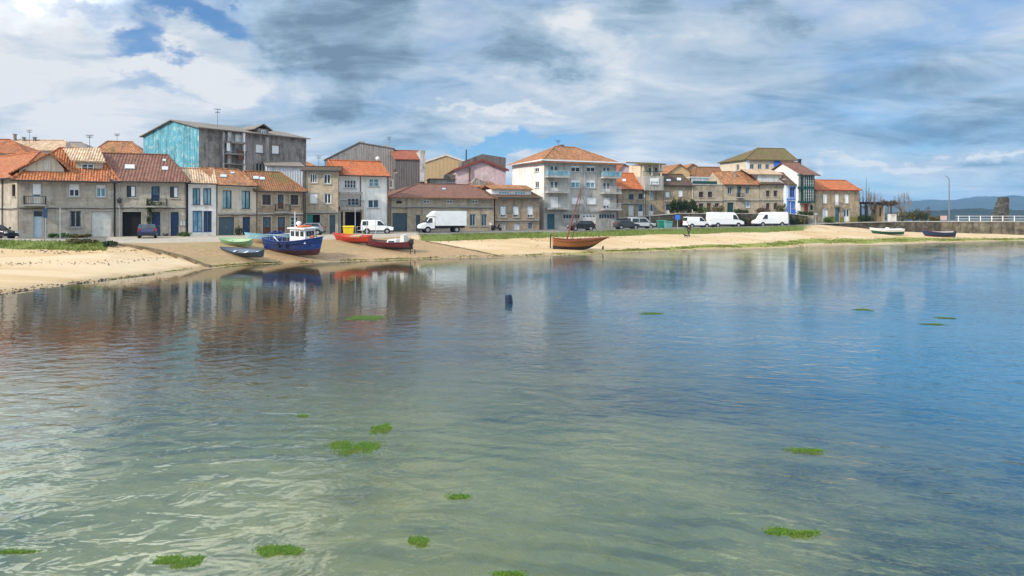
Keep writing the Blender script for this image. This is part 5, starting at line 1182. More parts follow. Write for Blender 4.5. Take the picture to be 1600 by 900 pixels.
# floating algae mats
def mat_(label, px, py, wpx, hpx, n, seed):
    Y = F * H / (py - HZ); X = (px - CX) / F * Y; w_ = wpx / F * Y / 2; d_ = (F * H / (py - hpx / 2 - HZ) - F * H / (py + hpx / 2 - HZ)) / 2
    r = np.random.RandomState(seed); C_ = []; far = 1 if py > 560 else 2.5
    for i in range(9):
        c = np.array([r.uniform(-.75, .75) * w_, r.uniform(-.6, .6) * d_]); C_.append(c + r.normal(size=(n // 9, 2)) * np.array([w_ * r.uniform(.13, .27) * (1.35 if hpx < 13 else 1), d_ * r.uniform(.15, .32) * (1.3 if hpx < 13 else 1)]))
    C_.append(np.stack([np.linspace(-.8, .8, n // 3) * w_, r.normal(size=n // 3) * d_ * .12], 1)); C_ = np.concatenate(C_); k = len(C_); th = r.uniform(0, math.pi, k); ln = r.uniform(.012, .038, k) * far; wd_ = r.uniform(.004, .010, k) * far
    dx, dy = np.cos(th), np.sin(th); z0, z1 = r.uniform(-.006, .008, k), r.uniform(-.004, .026, k); P4 = np.zeros((k, 4, 3))
    for q, (a, b) in enumerate(((-1, 0), (0, -1), (1, 0), (0, 1))):
        P4[:, q, 0] = C_[:, 0] + dx * ln * a - dy * wd_ * b; P4[:, q, 1] = C_[:, 1] + dy * ln * a + dx * wd_ * b; P4[:, q, 2] = (z0, (z0 + z1) / 2, z1, (z0 + z1) / 2 + .003)[q]
    mb = MB(); mb.v = P4.reshape(-1, 3).tolist(); mb.f = np.arange(4 * k).reshape(-1, 4).tolist(); o = mb.build('algae_mat', 'algae_leaf', None, uv=False); o.location = (X, Y, .002)
    tag(o, label, 'algae', 'algae mats drifting on the clear shallow water')
for i, a in enumerate([
    ('largest bright green algae mat floating in the middle foreground', 555, 700, 92, 24, 1500), ('smaller bright green algae mat just above and right of the largest one', 596, 669, 40, 18, 700),
    ('spread out green algae mat near the bottom left corner', 272, 879, 78, 20, 900), ('green algae mat in the bottom foreground left of the small round one', 438, 864, 76, 24, 900),
    ('small round green algae mat near the bottom middle', 652, 847, 32, 17, 500), ('elongated dark green algae streak in the right foreground', 1234, 833, 92, 20, 900),
    ('thin green algae strip in the middle of the right half of the water', 1261, 705, 52, 11, 500), ('scrap of green algae between the largest mat and the small round mat', 716, 778, 34, 11, 260),
    ('long thin algae strip under the reflection of the stone barn', 576, 497, 62, 7, 700), ('tiny algae scrap at the left edge near the bottom', 30, 863, 60, 6, 260),
    ('green algae cut off by the bottom edge of the photo', 796, 898, 44, 12, 360), ('tiny algae speck below the turquoise reflection', 472, 650, 18, 6, 120),
    ('thin dark algae strip far out on the right, nearest the quay', 1348, 484, 26, 3, 200), ('thin dark algae strip far out on the right, second row', 1458, 507, 32, 3, 200),
    ('thin dark algae strip far out on the right edge', 1478, 497, 30, 3, 200), ('pale algae strip on the water below the apartment block reflection', 1020, 490, 34, 4, 200)]):
    mat_(*a[:5], int(a[5] * 1.5), 40 + i)

# plants in front of the houses and on the terrace
bush('round green potted shrub by the corner of the grey corner house', 22, 371, 1.0, 1.1, 'leaf_light', 260)
bush('yellow green bush left of the pale blue front door', 41, 370, .8, .8, 'leaf_light', 220)
bush('dark green hedge below the barred window of the corner house', 92, 371.5, 2.2, .5, 'leaf_mid', 300)
bush('low brownish planting between the barred window and the pale garage door', 124, 371.5, 2.2, .4, 'leaf_olive', 300)
bush('dark green potted bush between the garage and navy door of the beige house', 373.5, 368, .55, 1.25, 'leaf_dark', 260)
bush('green potted plants beside the right navy door of the brown roofed house', 288, 369.5, 1.1, .55, 'leaf_mid', 220); bush('dark pot plants between the two navy doors', 259, 369, .7, .4, 'leaf_dark', 160)
bush('tangle of weeds at the top of the slipway edge wall', 128, 380, 3.0, .38, 'leaf_olive', 400); bush('dark weed clump at the foot of the thin pole by the slipway', 172, 385, .9, .5, 'leaf_dark', 200)
bush('large leafy yellow green shrub in the carport garden beside the white van', 567, 352, 2.6, 3.2, 'leaf_light', 900, at=Vector(((567 - CX) / F * 98, 98, 2.0)))
bush('mossy green bank of plants on the roofs behind the barn', 646, 290, 4.5, 1.6, 'leaf_olive', 600, at=Vector(((650 - CX) / F * 117, 117, 6.9)))
ivy = thing('climbing_ivy', 'dark ivy climbing from the ground to the iron balcony beside the left navy door', 'ivy', Vector(((231.5 - CX) / F * 77.6, 77.6, 2.0)))
MB().tube([(0, .3, 0), (.05, .3, 3.6)], [.05, .03], 5).build('stem', 'bark', ivy); leaf_cloud('foliage', 'leaf_dark', ivy, [(0, .25, .6 + .55 * i, .3 + (.12 if i > 4 else 0), .18, .4, 90) for i in range(7)] + [(.9, .1, 3.75, .9, .3, .25, 120)], .11, 3)
def at_terr(px, off=.8): Y = ty(px) + off; x = (px - CX) / F * Y; return Vector((x, Y, gz(x, Y)))
def tree(name, label, p, hgt, crown, mat, n, trunk=.14, seed=1, cat='tree'):
    r = random.Random(seed); o = thing(name, label, cat, p); m = MB(); m.tube([(0, 0, -.2), (.05, 0, hgt * .35), (0, .05, hgt * .75)], [trunk, trunk * .7, trunk * .25], 7); cl = []
    for i in range(9):
        a_ = r.uniform(0, 6.28); q = r.uniform(.3, .9); z0 = hgt * r.uniform(.3, .5); e_ = Vector((math.cos(a_) * crown * q, math.sin(a_) * crown * q, hgt * r.uniform(.45, .95)))
        m.tube([(0, 0, z0), e_ * .6 + Vector((0, 0, z0 * .3)), e_], [trunk * .45, trunk * .25, .02], 5); cl.append((e_.x, e_.y, e_.z, crown * r.uniform(.28, .5), crown * .4, hgt * r.uniform(.1, .2), n // 9))
    m.build('trunk', 'bark', o, smooth=True); leaf_cloud('crown', mat, o, cl, .17, seed); return o
bush('dark round headed evergreen tree on the terrace in front of the dark roofed house', 0, 0, 1.6, 3.3, 'leaf_dark', 1500, 'tree', 'small_tree', at_terr(1053), seed=4)
bush('spreading dark tree on the terrace between the dark roofed and roof terrace houses', 0, 0, 4.0, 3.0, 'leaf_dark', 2200, 'tree', 'small_tree', at_terr(1074), seed=5)
for px, w_, h_, mt, lb in ((1096, 2.8, 1.7, 'leaf_mid', 'mid green bush on the terrace below the red brown windows'), (1121, 2.4, 1.9, 'leaf_olive', 'olive green bush on the terrace above the long white van'), (1158, 2.8, 1.3, 'leaf_dark', 'dark bush on the terrace edge between the two large white vans'), (1192, 2.6, 1.5, 'leaf_brown', 'brownish bush on the terrace above the cab of the right hand van'), (1221, 2.0, 2.2, 'leaf_olive', 'tall olive bush on the terrace left of the blue house'), (1258, 3.4, 1.1, 'leaf_dark', 'dark hedge hiding the foot of the green gallery house')):
    bush(lb, 0, 0, w_, h_, mt, 520, at=at_terr(px), seed=px)
for px, w_, h_, mt, lb, zz in ((1150, 3.6, 2.0, 'leaf_dark', 'dark ivy hanging over the retaining wall behind the long white van', 2.45), (1168, 3.2, 1.9, 'leaf_brown', 'rust brown creeper covering the retaining wall between the two large vans', 2.45), (1236, 3.2, 2.0, 'leaf_dark', 'dark creeper on the retaining wall right of the last van', 2.5), (1066, 1.7, 1.6, 'leaf_brown', 'brown creeper on the retaining wall between the bins and the small white van', 2.4), (1250, 3.2, 1.6, 'leaf_olive', 'olive bank of weeds at the end of the retaining wall', 2.6)):
    Y = ty(px) - .55; bush(lb, 0, 0, w_, h_, mt, 560, name='creeper', cat='creeper', at=Vector(((px - CX) / F * Y, Y, zz)), seed=px + 1)
def qland(px, off): Y = ty(min(px, 1470)) + off; x = (px - CX) / F * Y; return Vector((x, Y, max(gz(x, Y), 2.9)))
for px, w_, h_, mt, lb, off in ((1294, 1.6, 1.5, 'leaf_mid', 'green shrub between the two left doors of the end house', .9), (1417, 4.4, 2.6, 'leaf_olive', 'broad olive hedge to the right of the pergola', 4), (1436, 4.6, 2.3, 'leaf_dark', 'dark hedge nearer the street lamp at the right end of the promenade', 4.5), (1441, 3.6, 3.2, 'leaf_brown', 'reddish brown leafless bush behind the dark hedge', 7), (1389, 3.4, 1.4, 'leaf_brown', 'reddish brown bush growing over the pergola roof', 4), (1352, 3.0, 1.6, 'leaf_dark', 'dark bush beside the end house under the pergola', 3), (1460, 2.6, 1.3, 'leaf_olive', 'low olive hedge ending beside the pink sign board', 3)):
    p = qland(px, off); 
    if px == 1389: p.z = 6.3
    bush(lb, 0, 0, w_, h_, mt, 700, at=p, seed=px + 2)
def bare_tree(label, p, hgt, spread, seed, n=7, mat='bark_twig'):
    r = random.Random(seed); o = thing('bare_tree', label, 'tree', p); tr_ = MB(); tr_.tube([(0, 0, -.2), (.05, 0, hgt * .2), (0, 0, hgt * .38)], [.22, .17, .13], 7); tr_.build('trunk', mat, o, smooth=True); m = MB()
    for i in range(n):
        x = (i / (n - 1) - .5) * spread + r.uniform(-.2, .2); y = r.uniform(-.8, .8); top = hgt * r.uniform(.7, 1.0) * (1 - .25 * abs(i / (n - 1) - .5)); k = Vector((x * .7, y * .7, hgt * .45))
        m.tube([(0, 0, hgt * r.uniform(.2, .36)), k, (x, y, top * .75), (x + r.uniform(-.15, .15), y, top)], [.08, .055, .035, .012], 5)
        for j in range(18):
            zz_ = hgt * .45 + (top - hgt * .45) * r.uniform(.1, .9); b0 = Vector((x * .9, y * .9, zz_)); m.tube([b0, b0 + Vector((r.uniform(-.4, .4), r.uniform(-.3, .3), r.uniform(.4, 1.0)))], [.02, .008], 4, False)
    m.build('branches', mat, o); return o
bare_tree('tall bare tree with many upright stems just right of the end house', qland(1355, 6), 7.6, 3.2, 3, 13); bare_tree('bare tree with upright stems between the tall bare tree and the pergola bush', qland(1369, 7), 6.2, 2.8, 6, 11); bare_tree('bare pollarded tree with many upright twigs right of the pergola', qland(1410, 5), 6.6, 3.4, 9, 13)
MB_ = thing('slim_pole', 'very thin dark mast among the bare trees beside the end house', 'pole', qland(1353.5, 5.5)); MB().tube([(0, 0, 0), (0, 0, 9.0)], [.06, .03], 6).build('shaft', 'dark_metal', MB_)
# pergola on the promenade
p0, p1 = qland(1345, 5.5), qland(1404, 6.5); pg = thing('pergola', 'long dark timber pergola on pale posts to the right of the end house', 'pergola', p0); d_ = p1 - p0; d_.z = 0; ln = d_.length; ex = d_.normalized(); nn = Vector((-ex.y, ex.x, 0)); zt = 6.75 - p0.z
for i in range(6):
    for s_ in (0, 2.6):
        c_ = ex * (ln * i / 5) + nn * s_; MB().box((c_.x - .13, c_.y - .13, -.3), (c_.x + .13, c_.y + .13, zt)).build('post', 'concrete_pale' if i % 2 else 'bark', pg)
m = MB()
for s_ in (0, 2.6):
    a_ = nn * s_; m.prism([a_ + Z * zt - ex * .4 - nn * .08, a_ + Z * zt + ex * (ln + .4) - nn * .08, a_ + Z * zt + ex * (ln + .4) + nn * .08, a_ + Z * zt - ex * .4 + nn * .08], Z * .28)
m.build('beam', 'dark_wood', pg); m = MB()
for i in range(24):
    a_ = ex * (ln * i / 23) - nn * .5 + Z * (zt + .285); m.prism([a_ - ex * .05, a_ + ex * .05, a_ + ex * .05 + nn * 3.6, a_ - ex * .05 + nn * 3.6], Z * .16)
m.build('rafters', 'dark_wood', pg)
h = House('yellow_hut', 'small ochre yellow hut standing under the pergola roof', (1370, 138.5, 1380.5, 138.8), 3.1, 320.5, 1.6, 'tan_wall', cat='hut')
h.door(1374, 324, 1377, 338, mat='brown_wood').roof_flat('dark_wood', .12, .1); h.walls()
h = House('white_box', 'plain whitish service cabinet standing in front of the hedge right of the pergola', (1391.5, 136.5, 1401, 136.8), 3.1, 334.5, .8, 'offwhite', cat='cabinet')
h.door(1393, 336, 1399.5, 343, mat='offwhite').roof_flat('concrete_pale', .04, .06); h.walls()
# ------------------------------------------------------------------ boats
def hullfn(L, B, D, bow=.3, stern=.1, tr=.6, keel=.25, rake=.5, skeg=0.0, full=2.0):
    def P(t, w, sd, inset=0.0):
        half = B / 2
        b = half * (tr + (1 - tr) * math.sin(math.pi / 2 * min(t / .45, 1))) if t < .45 else half * (1 - ((t - .45) / .55) ** full)
        b = max(b - inset, .004)
        zs = D * (1 + bow * max(0, (t - .35) / .65) ** 2 + stern * max(0, (.4 - t) / .4) ** 2)
        zk = D * keel * max(0, (t - .62) / .38) ** 2 + D * skeg * max(0, (.25 - t) / .25) ** 2 + inset * .8
        z = zk + (zs - zk) * w ** 1.25; y = sd * b * w ** (.42 + .35 * t)
        x = (t - .5) * L + rake * (t ** 4) * w - .12 * stern * L * max(0, .15 - t) * w
        return Vector((x, y, z))
    return P
def boat(name, label, px, py, rz, L, B, D, hull, bottom=None, rim='dark_wood', inner='offwhite', thw=3, heel=0.0, pitch=0.0, jb=3, thmat=None, dz=0.0, deck=None, cat='boat', **k):
    p = hit(px, py); o = thing(name, label, cat, p + Z * dz, rz, None, (0, 0)); o.rotation_euler = (heel, pitch, rz)
    P = hullfn(L, B, D, **k); n, m = 18, 9
    def shell(j0, j1, inset=0.0, flip=False, t0=0.0):
        mb = MB(); 
        for sd in (-1, 1):
            vs = [P(t0 + (1 - t0) * i / n, j / m, sd, inset) for i in range(n + 1) for j in range(j0, j1 + 1)]; w_ = j1 - j0 + 1
            fs = [(i * w_ + j, (i + 1) * w_ + j, (i + 1) * w_ + j + 1, i * w_ + j + 1) for i in range(n) for j in range(w_ - 1)]
            if (sd > 0) != flip: fs = [tuple(reversed(f)) for f in fs]
            mb.add(vs, fs)
        c = [P(t0, j / m, -1, inset) for j in range(j0, j1 + 1)] + [P(t0, j / m, 1, inset) for j in range(j1, j0 - 1, -1)]
        mb.add(c, [tuple(range(len(c))) if flip else tuple(reversed(range(len(c))))]); return mb
    jb_ = jb if bottom else 0
    shell(jb_, m).build('hull', hull, o, smooth=False)
    if bottom: shell(0, jb_).build('bottom_paint', bottom, o)
    if deck is None: shell(1, m, .05, True, .012).build('inner_hull', inner, o)
    g = MB()
    for sd in (-1, 1): g.tube([P(i / n, 1, sd) + Z * .01 for i in range(n + 1)], .045 * max(.7, B / 2), 5)
    g.tube([P(0, 1, -1), P(0, 1, 1)], .045 * max(.7, B / 2), 5); g.build('gunwale', rim, o)
    if deck is None:
        for i in range(thw):
            t = .18 + .55 * i / max(1, thw - 1); a, b = P(t, .72, -1, .04), P(t, .72, 1, .04)
            MB().box((a.x - .12, a.y, a.z - .03), (a.x + .12, b.y, a.z + .02)).build('thwart', thmat or inner, o)
        fl = MB(); q = [P(.03 + .87 * i / 8, .34, s_, .045) for s_ in (-1, 1) for i in range(9)]; fl.add(q, [(i, i + 1, i + 10, i + 9) for i in range(8)]); fl.build('floor', thmat or inner, o)
    else:
        mb = MB(); vs = [P(i / n, 1, s_, .03) - Z * deck for s_ in (-1, 1) for i in range(n + 1)]; mb.add(vs, [(i, i + 1, n + 2 + i, n + 1 + i) for i in range(n)]); mb.build('deck', inner, o); shell(6, m, .05, True, .012).build('bulwark', inner, o)
    return o, P
# blue trawler
o, P = boat('fishing_boat', 'stocky blue fishing boat with red bottom and white wheelhouse beached on the slipway', 459, 398, R(-27), 6.3, 2.4, 1.32, 'blue_hull', 'red_hull', 'blue_hull', 'grey_deck', heel=R(3), pitch=R(1.5), deck=.26, jb=4, bow=.42, stern=.18, tr=.78, keel=.12, rake=.55, full=2.6)
st = MB()
for sd in (-1, 1): st.tube([P(.02 + .97 * i / 16, .80, sd) + Vector((0, sd * .02, 0)) for i in range(17)], .03, 4)
st.build('rubbing_strake', 'navy', o)
wb = MB(); z0 = 1.2; X0, X1, W_ = .35, 2.2, .86
wb.hexa([(X0, -W_, z0), (X1, -W_ * .86, z0), (X1, W_ * .86, z0), (X0, W_, z0), (X0 + .05, -W_ * .94, z0 + 1.36), (X1 - .12, -W_ * .8, z0 + 1.36), (X1 - .12, W_ * .8, z0 + 1.36), (X0 + .05, W_ * .94, z0 + 1.36)])
wh = wb.build('wheelhouse', 'white', o)
for i in range(3):
    x0 = X0 + .14 + i * .55; yy = W_ * (.95 - .05 * i) + .004
    for sd in (-1, 1): MB().box((x0, sd * yy - .014, z0 + .68), (x0 + .40, sd * yy + .014, z0 + 1.16)).build('window', 'glass', wh)
for i in range(3): MB().box((X1 - .075, -.5 + i * .36, z0 + .7), (X1 - .035, -.22 + i * .36, z0 + 1.16)).build('window', 'glass', wh)
rf = MB().box((X0 - .18, -W_ * 1.1, z0 + 1.365), (X1 + .1, W_ * 1.1, z0 + 1.48)).build('roof', 'white', wh)
MB().box((X0 + .75, -.62, z0 + 1.485), (X0 + 1.4, .55, z0 + 1.66)).build('life_raft', 'orange_plastic', wh)
MB().ball((X0 + .42, -.05, z0 + 1.85), .25, 10, 6, .8).build('radar_dome', 'white', wh); MB().tube([(X0 + .42, -.05, z0 + 1.48), (X0 + .42, -.05, z0 + 1.75)], .12, 8).build('radar_mast', 'white', wh)
MB().tube([(X0 - .2, .1, z0 - .1), (X0 - .2, .1, z0 + 2.9)], [.045, .03], 6).build('mast', 'white', o)
MB().tube([(X0 - .2, .1, z0 + .9), (-2.7, .3, z0 + .55)], [.05, .03], 6).build('derrick', 'galvanised', o); MB().tube([(-.9, -.7, z0 - .2), (-2.4, -.2, z0 + .5)], .05, 6).build('derrick', 'offwhite', o)
wn = MB(); wn.tube([(-.3, -.45, 1.45), (-.3, .45, 1.45)], .25, 9); wn.box((-.6, -.6, 1.05), (0, -.5, 1.7)); wn.box((-.6, .5, 1.05), (0, .6, 1.7)); wn.build('winch', 'dark_metal', o)
leaf_cloud('net_heap', 'net_blue', o, [(-1.7, .1, 1.3, .8, .6, .38, 420), (-2.5, -.1, 1.35, .5, .6, .3, 200)], .12, 5, .3); leaf_cloud('buoys_and_rope', 'net_tan', o, [(2.55, 0, 1.75, .42, .4, .3, 240)], .09, 6)
for i in range(5): MB().ball((2.25 + .16 * i, -.32 + .17 * (i % 3), 1.72 + .1 * (i % 2)), .13, 8, 5).build('buoy', 'orange_plastic' if i % 2 else 'offwhite', o)
gm = MB()
for i in range(6): t = .1 + .09 * i; q = P(t, 1, -1); gm.tube([q, q + Z * .5], .018, 4)
gm.tube([P(.1, 1, -1) + Z * .5, P(.55, 1, -1) + Z * .5], .02, 4); gm.build('guard_rail', 'galvanised', o)
fm = MB()
for t in (.38, .52): q = P(t, .75, -1); fm.tube([q + Vector((0, -.1, -.2)), q + Vector((0, -.1, .25))], .09, 8)
fm.build('fender', 'rubber', o)
for i, wd_ in enumerate((.10, .16, .08, .12, .14)):       # faded registration lettering at the bow
    q = P(.80 + i * .03, .86, -1); MB().box((q.x, q.y - .035, q.z - .05), (q.x + wd_, q.y - .015, q.z + .05)).build('lettering', 'offwhite', o) if False else None
boat('rowing_boat', 'pale green rowing boat high on the slipway with its bow to the left', 371, 384, R(172), 2.9, 1.15, .55, 'boat_green', None, 'boat_green', 'boat_green_inner', 2, R(-15), 0, bow=.45, tr=.6, keel=.2, rake=.4)
boat('rowing_boat', 'dark slate blue rowing boat lying below the pale green one near the water', 381, 401, R(158), 4.3, 1.25, .55, 'slate_hull', None, 'slate_hull', 'slate_inner', 3, R(-15), R(0), bow=.6, tr=.62, keel=.3, rake=.5, thmat='pale_blue')
o, P = boat('light_blue_boat', 'light blue and white wooden boat half hidden behind the blue fishing boat', 421, 381, R(196), 3.9, 1.5, .85, 'boat_sky', 'boat_tan', 'sky_blue', 'sky_blue', 2, R(4), 0, bow=.35, tr=.6, keel=.2, rake=.4, jb=5)
leaf_cloud('net_heap', 'net_blue', o, [(-.6, 0, .95, .8, .5, .4, 260)], .12, 9)
o, P = boat('red_boat', 'bright orange red open boat in front of the yellow container', 553, 379.5, R(156), 4.4, 1.5, .72, 'boat_red', 'dark_wood', 'boat_red', 'boat_red', 2, R(-9), R(0), bow=.5, tr=.6, keel=.25, rake=.5, jb=3)
q = MB().box((-1.0, -.4, .55), (.2, .3, .82)).build('crate', 'net_tan', o)
o, P = boat('cabin_boat', 'dark red open boat carrying a white cabin and outboard frame at its stern', 608, 389.5, R(160), 5.2, 1.7, .78, 'boat_maroon', 'boat_black', 'boat_maroon', 'dark_wood', 2, R(-4), R(0), bow=.4, tr=.66, keel=.25, rake=.5, jb=4)
cb = MB(); cb.hexa([(-1.1, -.55, .5), (.15, -.5, .5), (.15, .5, .5), (-1.1, .55, .5), (-1.1, -.5, 1.1), (-.1, -.42, 1.05), (-.1, .42, 1.05), (-1.1, .5, 1.1)]); cb_ = cb.build('cabin', 'white', o)
MB().box((-.95, .46, .72), (-.25, .545, .98)).build('window', 'glass_blue', cb_); MB().box((-.95, -.545, .72), (-.25, -.46, .98)).build('window', 'glass_blue', cb_)
MB().hexa([(-2.1, -.45, .6), (-1.5, -.45, .6), (-1.5, .45, .6), (-2.1, .45, .6), (-2.0, -.4, 1.55), (-1.65, -.4, 1.55), (-1.65, .4, 1.55), (-2.0, .4, 1.55)]).build('engine_box', 'offwhite', o)
MB().tube([(-.9, .2, 1.1), (-.9, .2, 1.75)], .03, 5).build('mast', 'offwhite', o); en = MB().box((-2.85, -.2, .55), (-2.5, .2, 1.1)).build('outboard_motor', 'dark_metal', o); MB().tube([(-2.72, 0, .6), (-2.8, 0, .05)], .06, 6).build('motor_leg', 'dark_metal', en)
fm = MB(); fm.tube([(-2.3, -.5, .7), (-2.3, -.5, 1.5), (-2.3, .5, 1.5), (-2.3, .5, .7)], .035, 6); fm.build('stern_frame', 'galvanised', o)
# traditional wooden sailing boat
o, P = boat('sailing_boat', 'old varnished wooden sailing boat with a leaning mast beached at the water edge', 901, 390, R(8), 5.7, 1.75, 1.15, 'boat_varnish', 'boat_black', 'boat_redwood', 'boat_redwood', 4, R(5), R(0), bow=.28, stern=.22, tr=.4, keel=.85, rake=1.1, jb=4, full=1.7)
wl = MB()
for sd in (-1, 1): wl.tube([P(.01 + .98 * i / 18, .86, sd) + Vector((0, sd * .01, 0)) for i in range(19)], .04, 4)
wl.build('wale', 'brown_wood', o)
MB().box((-3.22, -.04, .2), (-3.08, .04, 1.75)).build('rudder', 'boat_black', o); MB().tube([(-3.2, 0, 1.85), (-2.3, .1, 1.5)], .04, 5).build('tiller', 'brown_wood', o)
MB().tube([(-1.45, 0, .35), (.35, .1, 7.1)], [.11, .06], 7).build('mast', 'boat_redwood', o)
MB().tube([(-.75, -.3, .9), (-.1, -.25, 3.6), (.42, -.1, 7.15)], [.05, .06, .03], 6).build('yard', 'brown_wood', o)
rg = MB(); rg.tube([(.33, .1, 6.9), (2.9, 0, 1.2)], .012, 4, False); rg.tube([(.33, .1, 6.9), (-.9, -.75, 1.0)], .012, 4, False); rg.build('rigging', 'dark_wood', o)
pn = MB()
for i in range(12):
    t = .12 + .068 * i
    for sd in (-1, 1): q = P(t, 1, sd); pn.tube([q, q + Z * .22], .025, 5)
pn.build('thole_pins', 'dark_wood', o)
leaf_cloud('rope_heap', 'net_tan', o, [(.1, 0, .85, .5, .35, .2, 160), (1.6, 0, .95, .4, .3, .25, 120)], .09, 3)
def motor(o, x, z):
    en = MB().hexa([(x - .35, -.2, z), (x, -.2, z), (x, .2, z), (x - .35, .2, z), (x - .3, -.16, z + .5), (x - .05, -.16, z + .5), (x - .05, .16, z + .5), (x - .3, .16, z + .5)]).build('outboard_motor', 'dark_metal', o); MB().tube([(x - .18, 0, z), (x - .24, 0, z - .6)], .06, 6).build('motor_leg', 'dark_metal', en)
o, P = boat('motor_boat', 'white motor boat with dark green bottom on the sand below the beach wall', 1387, 366.5, R(176), 5.3, 1.8, .95, 'white', 'boat_deepgreen', 'white', 'offwhite', 2, R(-4), 0, bow=.3, tr=.75, keel=.25, rake=.6, jb=6); motor(o, -2.6, .75)
MB().hexa([(-.2, -.4, .7), (.5, -.4, .7), (.5, .4, .7), (-.2, .4, .7), (-.1, -.35, 1.3), (.25, -.35, 1.3), (.25, .35, 1.3), (-.1, .35, 1.3)]).build('console', 'offwhite', o)
o, P = boat('motor_boat', 'small navy and dark red boat with an outboard motor on the sand nearest the quay', 1468, 370, R(172), 5.0, 1.7, .85, 'navy', 'boat_maroon', 'boat_maroon', 'offwhite', 3, R(-4), 0, bow=.4, tr=.72, keel=.25, rake=.6, jb=3); motor(o, -2.4, .65)
# floating drum
Y = F * H / (474 - HZ); dr = thing('mooring_drum', 'dark blue mooring drum floating on the water', 'mooring drum', ((795.5 - CX) / F * Y, Y, -.08)); dr.rotation_euler = (R(4), R(-5), 0)
m = MB(); m.tube([(0, 0, -.1), (0, 0, .04), (0, 0, .06), (0, 0, .24), (0, 0, .26), (0, 0, .44)], [.17, .18, .195, .195, .18, .17], 16); m.build('barrel', 'drum_blue', dr); MB().tube([(0, 0, .441), (0, 0, .50)], [.175, .15], 16).build('lid', 'drum_blue', dr)

# ------------------------------------------------------------------ vehicles (front towards +x)
def vehicle(name, label, cat, loc, rz, paintm, W, lower, upper, side_win, screen, rear=None, wheels=(1.2, -1.2), wr=.31, lights=((.7, .55),), tail=.75, trim=.42, box=None, rails=False, taper=.13):
    o = thing(name, label, cat, loc, rz); belt = min(p[1] for p in upper); top = max(p[1] for p in upper)
    hw = lambda z: W / 2 * (1 - taper * max(0, min(1, (z - belt) / (top - belt))))
    mb = MB()
    for poly in (lower, upper):
        n = len(poly); vs = [Vector((x, -hw(z), z)) for x, z in poly] + [Vector((x, hw(z), z)) for x, z in poly]
        mb.add(vs, [tuple(range(n)), tuple(range(2 * n - 1, n - 1, -1))] + [((i + 1) % n, i, n + i, n + (i + 1) % n) for i in range(n)])
    body = mb.build('body', paintm, o)
    bv = body.modifiers.new('soft_edges', 'BEVEL'); bv.width = .05; bv.segments = 2; bv.limit_method = 'ANGLE'
    for poly in side_win:
        for sd in (-1, 1):
            a = [Vector((x, sd * (hw(z) + .004), z)) for x, z in poly]; MB().prism(a if sd > 0 else a[::-1], (0, sd * .012, 0)).build('window', 'glass', o)
    for nm, scr in (('windscreen', screen), ('rear_window', rear)):
        if not scr: continue
        (xa, za), (xb, zb) = scr; n = Vector((zb - za, 0, -(xb - xa))).normalized(); n = n if (n.x > 0) == (nm == 'windscreen') else -n
        q = [Vector((xa, -hw(za) + .1, za)), Vector((xb, -hw(zb) + .1, zb)), Vector((xb, hw(zb) - .1, zb)), Vector((xa, hw(za) - .1, za))]
        MB().prism([p + n * .004 for p in q], n * .014).build(nm, 'glass', o)
    x0, x1 = min(p[0] for p in lower), max(p[0] for p in lower)
    MB().box((x0 - .03, -W / 2 - .012, trim - .14), (x1 + .03, W / 2 + .012, trim + .04)).build('bumper_trim', 'dark_metal' if trim > .3 else paintm, o)
    for x in wheels:
        for sd in (-1, 1):
            ar = MB(); ar.tube([(x, sd * (W / 2 - .22), wr + .03), (x, sd * (W / 2 + .006), wr + .03)], wr + .08, 16); ar.build('wheel_arch', 'rubber', o)
            wl_ = thing('wheel', None, None, (x, sd * (W / 2 - .08), wr)); wl_.parent = o
            MB().tube([(0, -.1, 0), (0, .1, 0)], wr, 18).build('tyre', 'rubber', wl_); MB().tube([(0, sd * .06, 0), (0, sd * .115, 0)], [wr * .66, wr * .6], 12).build('rim', 'rim', wl_)
    for sd in (-1, 1):
        MB().box((x1 - .10, sd * W * .38 - .14, lights[0][0] - .08), (x1 + .015, sd * W * .38 + .14, lights[0][0] + .08)).build('headlight', 'lamp_white', o)
        MB().box((x0 - .02, sd * W * .43 - .09, tail), (x0 + .08, sd * W * .43 + .09, tail + .3)).build('tail_light', 'lamp_red', o)
        xm = screen[0][0] - .05; MB().box((xm - .09, sd * (W / 2 + .02) - .0 if sd > 0 else -W / 2 - .2, screen[0][1] + .05), (xm + .03, W / 2 + .2 if sd > 0 else -W / 2 - .02, screen[0][1] + .22)).build('wing_mirror', 'dark_metal', o)
    return o
hat_l = [(-1.9, .3), (1.9, .3), (1.97, .55), (1.85, .78), (1.0, .93), (-1.85, .95), (-1.98, .7)]; hat_u = [(-1.85, .95), (1.0, .93), (.25, 1.45), (-1.35, 1.48)]
hat = dict(W=1.7, lower=hat_l, upper=hat_u, side_win=[[(-1.45, 1.0), (-.45, .99), (-.45, 1.4), (-1.2, 1.41)], [(-.38, .99), (.75, .98), (.2, 1.38), (-.38, 1.4)]], screen=((.93, .98), (.32, 1.4)), rear=((-1.8, 1.0), (-1.42, 1.42)), lights=((.68, 0),))
mpv_l = [(-2.1, .3), (2.05, .3), (2.15, .6), (2.0, .88), (1.2, 1.05), (-2.1, 1.05)]; mpv_u = [(-2.1, 1.05), (1.2, 1.05), (.45, 1.78), (-2.0, 1.82)]
mpv = dict(W=1.78, lower=mpv_l, upper=mpv_u, side_win=[[(.05, 1.1), (1.02, 1.1), (.42, 1.68), (.05, 1.7)]], screen=((1.14, 1.1), (.5, 1.72)), rear=((-2.08, 1.15), (-2.02, 1.7)), wheels=(1.3, -1.3), wr=.32, lights=((.78, 0),), taper=.1)
